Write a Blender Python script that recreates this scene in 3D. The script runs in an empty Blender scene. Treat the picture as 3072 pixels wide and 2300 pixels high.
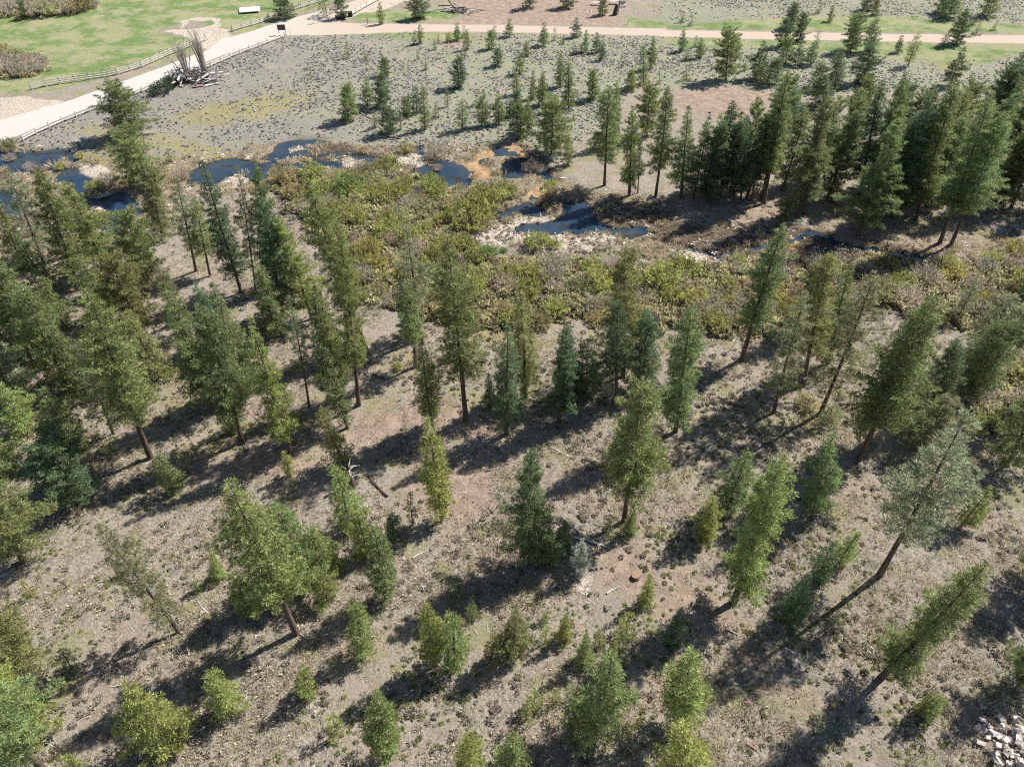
import bpy, math, random
import numpy as np
R_=math.radians
scn=bpy.context.scene
# ---------------------------------------------------------------- camera, sky, sun, exposure
cd=bpy.data.cameras.new('camera'); cam=bpy.data.objects.new('camera',cd); scn.collection.objects.link(cam)
cam.location=(0,0,60.0); cam.rotation_euler=(R_(90-43.2),0,0)
cd.sensor_width=36; cd.lens=2128/3072*36; cd.clip_end=9000; cd.clip_start=.5
scn.camera=cam
SUN_EL,SUN_AZ=47.0,33.0     # azimuth counter-clockwise from +X
w=bpy.data.worlds.new('World'); scn.world=w; w.use_nodes=True
nt=w.node_tree; nt.nodes.clear()
sky=nt.nodes.new('ShaderNodeTexSky'); sky.sky_type='NISHITA'; sky.sun_disc=False
sky.sun_elevation=R_(SUN_EL); sky.sun_rotation=R_(90-SUN_AZ); sky.altitude=1500; sky.air_density=1.0; sky.dust_density=.6
bg=nt.nodes.new('ShaderNodeBackground'); bg.inputs[1].default_value=.07
wo=nt.nodes.new('ShaderNodeOutputWorld'); nt.links.new(sky.outputs[0],bg.inputs[0]); nt.links.new(bg.outputs[0],wo.inputs[0])
sl=bpy.data.lights.new('sun','SUN'); sl.energy=4.9; sl.angle=R_(.53); sl.color=(1,.955,.88)
so=bpy.data.objects.new('sun',sl); scn.collection.objects.link(so)
so.rotation_euler=(R_(90-SUN_EL),0,R_(SUN_AZ+90)); so.location=(60,40,80)
scn.view_settings.view_transform='Standard'; scn.view_settings.look='None'; scn.view_settings.gamma=1
scn.view_settings.use_curve_mapping=False; scn.view_settings.exposure=.66; scn.cycles.pixel_filter_type='BLACKMAN_HARRIS'; scn.cycles.filter_width=1.1
scn.cycles.max_bounces=4; scn.cycles.diffuse_bounces=2; scn.cycles.transparent_max_bounces=8; scn.cycles.use_denoising=False

# ---------------------------------------------------------------- helpers
rng=np.random.default_rng(11); rnd=random.Random(7)
def link(o): scn.collection.objects.link(o); return o
def tag(o,label=None,cat=None,group=None,kind=None):
    if label: o['label']=label
    if cat: o['category']=cat
    if group: o['group']=group
    if kind: o['kind']=kind
    return o
def mesh(name,V,F,mats=(),mi=None,smooth=False):
    """V (n,3), F (m,3|4) int arrays"""
    me=bpy.data.meshes.new(name); V=np.asarray(V,np.float32); F=np.asarray(F,np.int32); k=F.shape[1]
    me.vertices.add(len(V)); me.vertices.foreach_set('co',V.ravel())
    me.loops.add(F.size); me.loops.foreach_set('vertex_index',F.ravel())
    me.polygons.add(len(F)); me.polygons.foreach_set('loop_start',np.arange(0,F.size,k,dtype=np.int32))
    me.polygons.foreach_set('loop_total',np.full(len(F),k,np.int32))
    if mi is not None: me.polygons.foreach_set('material_index',np.asarray(mi,np.int32))
    me.polygons.foreach_set('use_smooth',np.full(len(F),smooth))
    for m in mats: me.materials.append(m)
    me.update(); me.validate(); return me
def obj(name,me,parent=None,loc=(0,0,0)):
    o=bpy.data.objects.new(name,me); link(o); o.location=loc
    if parent: o.parent=parent
    return o
def empty(name,loc,rz=0):
    o=bpy.data.objects.new(name,None); link(o); o.location=loc; o.rotation_euler.z=rz; o.empty_display_size=.3; return o
def _h(i,j,s): 
    n=(i*374761393+j*668265263+s*1274126177)&0x7fffffff
    n=((n^(n>>13))*1274126177)&0x7fffffff
    return ((n^(n>>16))&0xffff)/65535.
def vnoise(x,y,sc,s=0):
    x=np.asarray(x,float)/sc; y=np.asarray(y,float)/sc
    i=np.floor(x).astype(np.int64); j=np.floor(y).astype(np.int64); u=x-i; v=y-j
    u=u*u*(3-2*u); v=v*v*(3-2*v)
    a=_h(i,j,s);b=_h(i+1,j,s);c=_h(i,j+1,s);d=_h(i+1,j+1,s)
    return (a*(1-u)+b*u)*(1-v)+(c*(1-u)+d*u)*v-.5
def fbm(x,y,sc,s=0): return vnoise(x,y,sc,s)+.5*vnoise(x,y,sc/2.1,s+1)+.25*vnoise(x,y,sc/4.3,s+2)
def pmask(x,y,polys,soft):
    out=np.zeros(len(x))
    for P in polys:
        P=np.array(P,float); lo=P.min(0)-soft; hi=P.max(0)+soft
        idx=np.nonzero((x>lo[0])&(x<hi[0])&(y>lo[1])&(y<hi[1]))[0]
        if not len(idx): continue
        X=x[idx];Y=y[idx];d=np.full(len(idx),1e9);ins=np.zeros(len(idx),bool)
        Q=np.roll(P,1,0)
        for (x1,y1),(x2,y2) in zip(P,Q):
            ex,ey=x2-x1,y2-y1;L=ex*ex+ey*ey+1e-9
            t=np.clip(((X-x1)*ex+(Y-y1)*ey)/L,0,1)
            d=np.minimum(d,np.hypot(X-x1-t*ex,Y-y1-t*ey))
            if y1!=y2: ins^=((y1>Y)!=(y2>Y))&(X<ex*(Y-y1)/(y2-y1)+x1)
        m=np.clip(.5+np.where(ins,d,-d)/(2*soft),0,1)
        out[idx]=np.maximum(out[idx],m)
    return out
# ---------------------------------------------------------------- ground plan (metres)
ROAD=[[[-115.49,140.03],[-104.48,142.23],[-96.13,150.74],[-89.83,160.28],[-81.64,173.09],[-74.89,184.53],[-73.81,192.19],[-71.46,194.77],[-67.29,199.61],[-61.43,208.54],[-50.52,218.82],[-42.9,229.94],[-37.95,236.24],[-28.89,236.24],[-38.09,223.9],[-44.46,212.56],[-46.61,205.92],[-36.28,204.64],[-16.05,204.25],[-3.93,203.87],[16.12,202.35],[40.84,200.6],[39.99,195.25],[15.77,196.68],[-7.78,198.02],[-27.48,198.02],[-39.06,196.44],[-46.26,195.6],[-58.38,195.37],[-64.44,188.75],[-72.23,177.12],[-78.23,165.43],[-83.27,157.23],[-88.96,148.98],[-94.2,140.03],[-98.94,131.69],[-105.73,123.42]],[[38.97,199.55],[70.05,198.24],[86.6,197.2],[103.07,196.29],[132.53,195.52],[148.45,195.01],[181.28,194.25],[176.2,187.23],[144.56,188.43],[129.18,189.16],[108.63,189.89],[88.63,191.12],[68.33,191.99],[38.21,194.5]]]
PALE=[[[-114.4,154.86],[-105.03,154.44],[-95.87,151.55],[-95.02,148.35],[-105.2,137.88]],[[-90.07,205.92],[-86.69,210.53],[-80.5,209.2],[-76.38,200.85],[-72.24,194.77],[-72.85,188.98],[-74.89,184.53],[-80.43,191.26],[-85.67,195.37],[-91.21,197.77],[-88.7,199.61],[-81.36,201.47],[-79.14,203.36],[-81.54,207.22],[-87.88,207.88],[-87.13,200.85]],[[-48.34,220.98],[-39.48,231.49],[-29.2,226.89],[-36.37,218.11],[-43.74,211.2],[-47.34,205.92],[-49.37,212.56]],[[-79.47,120.74],[-78.45,123.13],[-75.55,122.83],[-73.01,121.04],[-72.33,118.41],[-73.87,117.27],[-77.34,118.41]],[[-72.14,110.46],[-71.54,111.78],[-69.04,112.04],[-68.78,110.46],[-70.2,109.55]],[[-71.74,108.65],[-69.59,108.39],[-68.1,106.37],[-69.34,105.14]],[[-94.22,124.05],[-91.42,124.05],[-89.96,122.53],[-91.73,121.93],[-93.13,122.23]],[[-6.2,100.35],[-2.58,101.28],[0.36,104.13],[7.32,104.13],[7.74,102.69],[5.24,101.51],[1.33,101.75],[-0.14,98.97],[-0.84,94.99],[-3.18,94.99],[-5.36,97.18]],[[-14.62,116.67],[-12.8,113.9],[-7.98,112.28],[-8.45,111.22],[-12.64,111.75],[-14.7,114.45]],[[11.93,99.43],[14.34,99.43],[16.98,97.18],[16.37,95.86],[12.16,96.3]],[[0.1,98.52],[7.56,98.97],[11.72,96.74],[12.38,93.29],[7.28,93.29],[1.5,94.56]],[[25.13,93.94],[27.84,93.71],[30.72,90.82],[33.26,91.26],[30.45,89.52],[26.9,89.95],[25.42,91.26]],[[65.95,90.38],[68.39,90.38],[69.47,89.09],[66.29,88.45]],[[61.72,90.16],[63.51,90.38],[62.71,89.09],[61.51,89.09]],[[-38.37,121.68],[-33.9,121.68],[-31.58,119.82],[-35.46,119.56],[-37.53,120.08]],[[-31.84,125.51],[-29.14,126.08],[-26.2,123.3],[-27.12,121.14],[-31.02,122.21]],[[-23.11,126.64],[-19.21,128.36],[-16.38,125.51],[-17.38,122.76],[-22.19,123.3]],[[-43.41,128.36],[-40.18,130.11],[-37.75,128.36],[-42.05,126.92]],[[-51.78,115.96],[-50.43,118.77],[-47.26,116.97],[-47.19,114.96],[-49.76,113.97]],[[6.2,37.78],[7.2,37.18],[7.43,35.63],[6.6,36.01]]]
GRASS=[[[-117.67,154.86],[-112.24,156.98],[-101.29,158.27],[-91.7,167.3],[-84.14,175.09],[-78.6,185.63],[-75.54,187.85],[-79.67,191.26],[-92.39,197.77],[-86.69,210.53],[-74.15,195.96],[-69.62,196.56],[-62.05,211.2],[-51.98,223.9],[-49.74,236.24],[-163.01,236.24]],[[-44.15,211.2],[-36.37,218.11],[-28.84,215.31],[-15.46,216.7],[-14.52,207.22],[-25.41,205.92],[-44.2,206.57]],[[39.53,203.17],[59.42,207.31],[73.33,210.14],[91.76,212.31],[100.41,211.58],[111.37,210.14],[117.88,205.91],[137.27,204.53],[132.93,196.29],[103.38,197.07],[70.3,199.16],[39.08,200.21]],[[30.43,211.2],[42.82,205.92],[40.88,200.85],[29.86,202.73]],[[38.03,193.36],[68.13,191.24],[88.24,190.01],[108.15,188.8],[128.8,188.43],[125.39,181.96],[109.37,174.2],[95.39,177.47],[84.95,180.82],[62.52,185.45],[42.45,185.45],[37.37,189.04]],[[-41.6,195.72],[-26.89,196.93],[-11.19,196.56],[-11.77,192.42],[-22.46,191.26],[-28.34,192.42]]]
OLIVE=[[[-70.39,146.78],[-64.32,151.55],[-49.77,158.27],[-43.62,157.4],[-43.07,151.55],[-52.21,142.23],[-60.53,139.31],[-68.35,140.03]],[[-89.89,138.59],[-82.04,140.03],[-74.04,135.08],[-68.11,135.08],[-54.68,129.72],[-55.8,124.03],[-68.61,128.42],[-77.89,123.42],[-81.2,128.42],[-82.93,135.08]],[[-80.08,125.89],[-76.05,128.42],[-74.29,122.82],[-77.75,123.12]],[[-42.75,119.29],[-39.68,120.87],[-38.45,116.47],[-42.3,116.47]],[[-44.43,65.35],[-40.11,63.7],[-38.0,59.52],[-40.87,56.56],[-42.49,60.02]],[[-34.63,55.61],[-31.37,56.32],[-30.99,53.76],[-34.41,52.18],[-35.62,53.3]],[[-15.54,68.2],[-12.9,68.79],[-12.6,65.91],[-15.25,65.91]],[[33.96,58.75],[37.84,60.1],[38.93,58.75],[36.55,56.14],[34.09,56.65]],[[99.62,187.83],[114.7,185.45],[101.75,165.94],[97.89,174.2]],[[-19.44,202.1],[-7.22,194.77],[-7.81,188.98],[-18.54,190.11]],[[-6.33,77.47],[4.44,77.47],[4.23,71.05],[-5.64,71.05]]]
BARE=[[[-21.08,223.9],[0.64,233.06],[36.5,233.06],[34.48,223.9],[29.9,213.93],[28.73,203.36],[-7.5,204.64],[-25.22,204.0],[-14.52,207.22],[-12.14,218.11]],[[-36.37,218.11],[-21.77,233.06],[-30.73,233.06],[-38.44,223.9]],[[35.53,158.24],[43.77,162.02],[56.91,158.24],[54.1,147.64],[44.86,142.73],[35.66,146.81],[34.29,152.81]],[[46.74,113.5],[49.97,118.91],[53.83,122.06],[54.04,118.91],[50.68,113.5],[44.02,103.64],[41.91,105.73],[43.7,108.42]],[[-18.45,188.98],[-12.87,191.26],[-13.07,187.85],[-18.12,184.53]],[[8.38,40.67],[12.89,40.67],[15.01,36.99],[17.04,33.94],[16.13,33.57],[12.05,34.31],[8.76,35.25],[7.71,36.99]],[[13.56,37.78],[17.44,36.98],[19.39,33.93],[21.15,32.84],[19.29,29.72],[17.05,30.56],[13.57,33.2]],[[20.53,29.55],[24.75,26.03],[28.43,26.03],[26.45,24.67],[22.01,24.97]],[[-36.71,47.72],[-35.3,49.8],[-30.31,53.76],[-24.38,52.4],[-20.34,51.52],[-24.33,48.54],[-31.44,50.65],[-34.7,47.52]],[[-19.23,58.02],[-11.27,60.02],[-9.87,56.32],[-15.04,53.3],[-18.51,53.76]],[[-8.79,60.54],[-1.52,58.51],[-0.62,55.14],[-4.83,52.85],[-7.57,53.3],[-8.47,56.32]],[[-11.43,52.1],[-1.74,52.1],[-1.99,44.2],[-6.42,43.3],[-11.51,45.6]],[[9.31,44.9],[12.32,44.9],[11.91,41.53],[9.38,41.75]],[[-42.24,116.21],[-38.69,116.47],[-38.52,111.55],[-39.82,110.13]],[[32.48,108.42],[42.6,108.42],[42.43,103.64],[39.54,100.6],[33.4,103.64]],[[52.56,100.6],[57.44,101.1],[54.91,94.86],[52.15,94.86]],[[59.91,96.72],[67.53,96.72],[67.39,93.03],[64.73,90.38],[62.43,93.03]]]
SAGE=[[[-98.04,124.65],[-98.94,131.69],[-88.86,148.74],[-77.9,164.51],[-57.97,193.59],[-44.63,194.77],[39.82,194.18],[18.52,142.23],[0.06,112.03],[-13.14,114.2],[-22.06,122.22],[-28.95,131.03],[-41.43,135.08],[-48.58,128.42],[-58.4,123.42],[-68.61,128.42],[-77.89,123.42],[-82.91,128.42],[-95.23,124.65]],[[44.67,236.94],[158.61,236.94],[141.83,205.91],[118.51,207.31],[92.01,213.04],[73.52,210.86],[39.73,204.53]],[[37.37,189.04],[62.52,185.45],[94.94,176.37],[127.65,179.69],[109.41,145.98],[87.54,158.24],[58.04,154.59],[34.41,160.11],[30.03,154.59]]]
FEN=[[[-102.38,132.67],[-79.08,126.18],[-70.12,124.93],[-59.29,126.18],[-43.84,132.67],[-34.71,132.67],[-31.16,113.36],[-18.38,92.45],[-19.47,101.28],[-28.44,98.52],[-38.86,111.22],[-54.43,111.22],[-60.61,100.35],[-71.38,92.45],[-80.6,92.45]],[[-34.5,122.49],[-36.2,131.33],[-18.18,131.33],[3.35,132.67],[8.42,116.67],[13.56,113.9],[28.65,109.65],[25.25,89.99],[16.65,94.14],[9.94,98.52],[0.34,98.52],[-6.77,96.74],[-13.49,92.45],[-30.41,101.28]],[[23.24,99.61],[25.43,103.64],[41.1,102.61],[45.32,102.61],[51.33,101.6],[54.32,95.32],[61.69,94.86],[72.61,96.72],[84.87,100.6],[77.07,86.16],[61.21,87.82],[42.56,89.52],[33.07,90.38],[21.48,87.82]]]
THICK=[[[-42.44,116.52],[-34.07,120.05],[-21.59,120.95],[-13.52,114.81],[-3.67,111.49],[-1.23,105.22],[-7.85,99.4],[-3.23,91.42],[27.01,87.73],[41.4,90.17],[55.82,91.42],[77.09,90.17],[69.29,69.86],[55.73,77.68],[51.43,79.79],[30.32,72.69],[21.6,75.64],[-6.66,75.64],[-20.14,81.97],[-25.73,91.42],[-33.65,102.26]],[[-158.48,236.24],[-125.41,236.24],[-118.91,218.11],[-127.7,209.86],[-140.78,211.2],[-144.92,211.2]],[[-128.72,181.3],[-115.32,180.24],[-108.77,171.13],[-110.75,167.3],[-120.63,166.36]],[[58.69,67.37],[66.71,68.93],[59.9,56.14],[52.99,56.14]]]
MUD_AND_SHADE=[[[22.7,103.12],[32.87,101.1],[43.74,102.61],[53.1,99.12],[64.2,94.86],[68.38,93.03],[65.56,89.52],[53.02,91.7],[45.65,91.7],[41.6,94.86],[33.36,91.7],[26.46,94.4],[21.79,96.72]],[[2.94,109.65],[6.86,111.22],[13.22,109.65],[26.38,109.65],[25.92,99.43],[17.33,100.35],[14.15,102.69],[12.12,108.62],[9.05,108.62],[6.25,102.22],[4.83,104.13]],[[0.42,131.69],[4.17,130.37],[8.47,117.54],[6.78,115.85],[3.23,125.89],[-2.46,129.39]],[[-97.43,127.48],[-91.82,126.22],[-85.78,128.44],[-85.72,125.28],[-85.21,120.15],[-87.89,118.41],[-90.54,114.48]],[[-43.17,129.52],[-32.7,131.89],[-21.52,126.08],[-18.41,120.61],[-25.73,120.08],[-31.4,124.4],[-39.56,127.21]]]  # wet bank mud, including the shaded cut banks painted dark
WATER=[[[-56.37,124.05],[-54.52,125.44],[-51.55,125.72],[-49.03,124.88],[-46.54,124.05],[-44.22,124.88],[-43.07,123.23],[-40.56,123.23],[-39.22,125.16],[-37.41,123.78],[-35.61,124.88],[-31.87,123.78],[-31.34,122.15],[-34.18,122.69],[-37.18,122.69],[-40.01,121.88],[-43.17,120.55],[-44.32,119.24],[-44.35,117.44],[-46.16,116.93],[-47.27,117.44],[-49.45,120.02],[-51.1,119.76],[-52.29,117.18],[-53.2,115.42],[-57.69,115.92],[-58.5,120.55]],[[-47.3,126.0],[-45.45,128.85],[-44.73,132.39],[-42.23,134.21],[-37.91,133.9],[-35.95,133.35],[-39.09,131.91],[-41.44,130.6],[-43.19,129.14],[-42.4,127.98],[-40.08,129.14],[-36.07,128.56],[-31.63,128.27],[-29.01,127.98],[-26.76,126.67],[-24.43,124.6],[-26.46,124.6],[-28.23,126.28],[-31.97,127.24],[-37.14,127.41],[-42.08,126.56],[-45.37,125.44]],[[-37.36,126.0],[-34.24,124.33],[-31.43,122.69],[-29.84,120.66],[-28.27,120.13],[-30.81,120.55],[-34.18,122.69]],[[-19.23,130.6],[-17.98,131.19],[-16.8,129.72],[-16.85,127.41],[-18.22,128.27]],[[-18.34,121.12],[-16.35,123.51],[-13.68,125.04],[-10.81,124.12],[-8.76,122.31],[-7.42,117.08],[-8.31,113.22],[-10.42,113.22],[-12.95,115.4],[-15.87,118.21]],[[-1.82,122.03],[-0.44,125.07],[3.24,126.0],[4.5,125.56],[5.94,122.03],[7.4,117.38],[5.8,117.95],[3.99,121.44],[1.75,118.52],[-1.51,117.95]],[[-2.66,105.98],[-0.91,107.48],[2.17,109.26],[5.46,107.73],[5.37,105.0],[2.86,104.76],[0.36,105.74],[-1.39,104.51],[-2.37,103.07]],[[8.87,109.52],[11.72,109.78],[13.05,106.98],[13.97,103.07],[16.21,100.72],[20.9,101.18],[21.63,99.34],[18.56,97.99],[16.07,99.34],[12.55,100.72],[10.02,99.34],[9.11,100.26],[5.91,99.34],[0.59,99.34],[-0.14,100.26],[1.34,102.59],[5.29,102.59],[7.31,103.55],[8.66,105.49]],[[-99.13,128.86],[-95.84,128.06],[-93.19,128.48],[-90.56,128.38],[-88.8,129.51],[-87.09,130.16],[-84.25,128.7],[-82.46,127.27],[-81.48,124.77],[-84.02,125.7],[-84.0,122.34],[-85.92,121.15],[-88.66,120.57],[-92.02,121.75],[-96.14,123.25]],[[-90.8,113.25],[-87.5,112.98],[-83.55,110.07],[-80.42,103.82],[-83.28,103.82],[-89.8,111.38]],[[-81.67,118.25],[-81.93,121.45],[-80.13,121.75],[-79.2,119.98],[-77.45,118.82],[-75.43,117.91],[-75.92,116.55],[-74.46,113.52],[-75.4,112.98],[-77.45,114.61],[-78.73,116.55],[-81.14,117.39]],[[-75.67,112.98],[-73.68,110.85],[-71.23,110.59],[-69.33,111.64],[-68.72,112.71],[-66.57,111.91],[-61.53,105.52],[-62.51,104.79],[-65.0,106.01],[-64.63,102.62],[-63.13,98.92],[-64.64,99.37],[-68.17,103.1],[-66.81,104.3],[-68.4,107.51],[-70.35,108.53],[-72.13,108.78],[-73.37,109.55]],[[23.93,96.96],[25.77,95.74],[27.84,94.63],[31.3,93.13],[36.25,95.09],[40.07,96.21],[44.17,98.1],[48.37,100.05],[50.47,98.49],[52.49,96.11],[55.53,95.41],[59.16,94.36],[61.8,93.45],[63.61,91.84],[65.16,90.87],[66.51,90.61],[63.27,91.05],[60.97,92.64],[58.41,93.72],[55.28,94.72],[51.98,95.37],[50.19,97.62],[48.13,99.26],[44.49,97.43],[40.41,95.55],[36.07,94.36],[31.14,92.37],[27.69,93.81],[24.29,96.02]]]
SAND=[[[-6.98,126.83],[-5.08,130.17],[-1.91,131.48],[1.29,131.15],[2.99,128.1],[3.52,126.21],[1.54,126.33],[-1.01,127.15],[-3.82,125.27],[-5.75,123.74],[-3.72,120.16],[-3.13,117.85],[-6.1,117.85],[-7.8,119.58],[-9.61,122.83],[-14.6,122.65],[-16.59,123.13],[-15.35,124.84],[-9.41,124.23],[-7.19,124.96]],[[2.74,112.58],[5.16,114.75],[5.77,116.98],[7.95,117.55],[7.29,114.75],[5.62,112.58],[5.28,110.21],[2.69,109.69]],[[13.61,101.8],[16.12,99.95],[20.86,100.87],[21.34,99.03],[18.54,97.82],[16.71,98.58],[14.67,99.95]],[[44.25,98.89],[46.12,98.65],[44.86,96.97],[43.17,94.64],[42.93,95.57]],[[69.44,93.28],[70.33,93.05],[70.86,91.06],[69.88,90.54]],[[23.45,97.21],[25.81,96.03],[26.41,95.1],[24.18,95.34]],[[9.11,102.51],[10.44,102.04],[10.13,101.1],[9.15,101.1]]]
WATER_Z=-.5
def warp(x,y,a=1.):
    return x+a*fbm(x,y,3.2,21),y+a*fbm(x,y,3.2,41)
def masks(x,y):
    wx,wy=warp(x,y,1.6); sx,sy=warp(x,y,.7)
    m={}
    m['road']=pmask(x+.25*fbm(x,y,2,3),y+.25*fbm(x,y,2,5),ROAD,.35)
    m['pale']=pmask(wx,wy,PALE,1.); m['grass']=pmask(wx,wy,GRASS,2.6); m['olive']=pmask(wx,wy,OLIVE,4.)
    m['bare']=pmask(wx,wy,BARE,2.6); m['sage']=pmask(wx,wy,SAGE,2.0); m['fen']=pmask(wx,wy,FEN,1.6)
    m['mud_and_shade']=pmask(wx,wy,MUD_AND_SHADE,1.4); m['thick']=pmask(wx,wy,THICK,1.5); m['water']=pmask(sx,sy,WATER,.7); m['sand']=pmask(sx,sy,SAND,.5)
    return m
def hgt(x,y,m=None):
    x=np.atleast_1d(np.asarray(x,float)); y=np.atleast_1d(np.asarray(y,float))
    if m is None: m=masks(x,y)
    z=.30*fbm(x,y,14,1)+.14*fbm(x,y,3,7)*(1-m['fen']*.5)+.10*vnoise(x,y,1.1,9)
    z=z*(1-m['road'])+m['road']*(.02)
    z=z-.22*m['fen']*(1-m['road'])
    hm=np.clip(.35*vnoise(x,y,1.6,31),-.1,.2)
    z=z+m['fen']*(1-m['water'])*hm
    wm=m['water']; s=wm*wm*(3-2*wm)
    z=z*(1-s)+s*(-1.25+.25*vnoise(x,y,2.5,12))
    sd=m['sand']; z=z*(1-sd)+sd*(-.50+.20*vnoise(x,y,2.5,13)+.06*vnoise(x,y,.8,14))
    return z
def gz(x,y): return float(hgt([x],[y])[0])

# ---------------------------------------------------------------- materials
def mat(name): 
    m=bpy.data.materials.new(name); m.use_nodes=True; nt=m.node_tree; nt.nodes.clear(); return m,nt
def N(nt,t,**k):
    n=nt.nodes.new(t)
    for a,b in k.items(): setattr(n,a,b)
    return n
def mixc(nt,fac,a,b,mode='MIX'):
    n=N(nt,'ShaderNodeMix',data_type='RGBA',blend_type=mode)
    for s,v in ((0,fac),(6,a),(7,b)):
        if isinstance(v,(int,float)): n.inputs[s].default_value=v
        elif isinstance(v,tuple): n.inputs[s].default_value=(*v,1) if len(v)==3 else v
        else: nt.links.new(v,n.inputs[s])
    return n.outputs[2]
def math_(nt,op,a,b=0.,c=None,clamp=False):
    n=N(nt,'ShaderNodeMath',operation=op); n.use_clamp=clamp
    for i,v in enumerate((a,b) if c is None else (a,b,c)):
        if isinstance(v,(int,float)): n.inputs[i].default_value=v
        else: nt.links.new(v,n.inputs[i])
    return n.outputs[0]
def ramp(nt,f,lo,hi,a=0.,b=1.):
    n=N(nt,'ShaderNodeMapRange',interpolation_type='SMOOTHSTEP'); nt.links.new(f,n.inputs[0])
    for i,v in enumerate((lo,hi,a,b)): n.inputs[i+1].default_value=v
    return n.outputs[0]
def noise(nt,co,sc,det=4,rough=.6):
    n=N(nt,'ShaderNodeTexNoise'); n.inputs['Scale'].default_value=sc; n.inputs['Detail'].default_value=det; n.inputs['Roughness'].default_value=rough
    nt.links.new(co,n.inputs['Vector']); return n.outputs['Fac']
def simple(name,col,rough=.8,var=.25,sc=6.,spec=.3):
    m,nt=mat(name); tc=N(nt,'ShaderNodeTexCoord'); p=N(nt,'ShaderNodeBsdfPrincipled'); o=N(nt,'ShaderNodeOutputMaterial')
    f=noise(nt,tc.outputs['Object'],sc); c=mixc(nt,ramp(nt,f,.3,.7),tuple(v*(1-var) for v in col),tuple(min(1,v*(1+var)) for v in col))
    nt.links.new(c,p.inputs['Base Color']); p.inputs['Roughness'].default_value=rough; p.inputs['Specular IOR Level'].default_value=spec
    nt.links.new(p.outputs[0],o.inputs[0]); return m
def ground_material():
    m,nt=mat('ground_soil_and_grass'); L=nt.links.new
    g=N(nt,'ShaderNodeNewGeometry'); co=g.outputs['Position']
    A1=N(nt,'ShaderNodeAttribute',attribute_name='cover_a'); A2=N(nt,'ShaderNodeAttribute',attribute_name='cover_b'); A3=N(nt,'ShaderNodeAttribute',attribute_name='cover_c')
    s1=N(nt,'ShaderNodeSeparateColor'); L(A1.outputs['Color'],s1.inputs[0]); s2=N(nt,'ShaderNodeSeparateColor'); L(A2.outputs['Color'],s2.inputs[0]); s3=N(nt,'ShaderNodeSeparateColor'); L(A3.outputs['Color'],s3.inputs[0])
    big=noise(nt,co,.12,5,.6); med=noise(nt,co,.7,6,.7); fine=noise(nt,co,3.2,5,.75); vf=noise(nt,co,11,3,.7)
    edge=math_(nt,'SUBTRACT',math_(nt,'MULTIPLY',math_(nt,'ADD',med,math_(nt,'MULTIPLY',fine,.6)),.9),.72)
    def msk(s,amt=.8,lo=.38,hi=.62): return ramp(nt,math_(nt,'ADD',s,math_(nt,'MULTIPLY',edge,amt)),lo,hi)
    # forest floor: dry straw, grey litter, reddish duff, thin olive growth
    straw=(.44,.385,.31); litter=(.215,.19,.165); duff=(.31,.205,.14); pink=(.40,.325,.27); growth=(.27,.265,.125)
    c=mixc(nt,ramp(nt,fine,.36,.62),litter,straw)
    c=mixc(nt,math_(nt,'MULTIPLY',ramp(nt,big,.5,.6),.75),c,pink); c=mixc(nt,math_(nt,'MULTIPLY',ramp(nt,noise(nt,co,.09,5,.7),.47,.37),.6),c,(.30,.275,.245))
    c=mixc(nt,math_(nt,'MULTIPLY',ramp(nt,med,.53,.66),.55),c,duff)
    c=mixc(nt,math_(nt,'MULTIPLY',ramp(nt,noise(nt,co,.22,6,.7),.5,.62),.7),c,growth)
    c=mixc(nt,math_(nt,'MULTIPLY',ramp(nt,vf,.58,.74),.5),c,(.50,.44,.36))
    c=mixc(nt,math_(nt,'MULTIPLY',ramp(nt,vf,.42,.28),.55),c,(.09,.075,.06))
    # sage flat
    sage=mixc(nt,ramp(nt,fine,.35,.65),(.20,.18,.165),(.37,.34,.315)); sage=mixc(nt,math_(nt,'MULTIPLY',math_(nt,'MULTIPLY',ramp(nt,med,.40,.6),.95),math_(nt,'ADD',ramp(nt,N_sep_x(nt,g),-90,30),math_(nt,'MULTIPLY',ramp(nt,big,.4,.6),.4),clamp=True)),sage,(.30,.345,.185)); sage=mixc(nt,math_(nt,'MULTIPLY',ramp(nt,noise(nt,co,.2,5,.7),.52,.66),.7),sage,(.42,.34,.285))
    c=mixc(nt,msk(s2.outputs[0]),c,sage)
    # fen mud and dead stalks
    fen=mixc(nt,ramp(nt,fine,.35,.62),(.10,.08,.05),(.40,.33,.24)); fen=mixc(nt,math_(nt,'MULTIPLY',ramp(nt,med,.5,.66),.6),fen,(.20,.19,.08)); fen=mixc(nt,math_(nt,'MULTIPLY',ramp(nt,noise(nt,co,.4,5,.7),.55,.7),.7),fen,(.42,.30,.23))
    c=mixc(nt,msk(s2.outputs[1]),c,fen)
    thk=mixc(nt,ramp(nt,fine,.3,.6),(.10,.08,.055),(.32,.27,.18))
    c=mixc(nt,math_(nt,'MULTIPLY',msk(s3.outputs[0]),.9),c,thk)
    c=mixc(nt,math_(nt,'MULTIPLY',msk(A1.outputs['Alpha'],1.6,.3,.8),.88),c,mixc(nt,ramp(nt,fine,.4,.66),(.06,.045,.035),(.22,.165,.125)))  # dark brown banks: wet mud, with undercut-bank shade painted into the colour
    ol=mixc(nt,ramp(nt,fine,.35,.65),(.22,.21,.07),(.42,.36,.20)); c=mixc(nt,math_(nt,'MULTIPLY',msk(s3.outputs[1],2.2,.2,.9),.8),c,ol)
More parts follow.
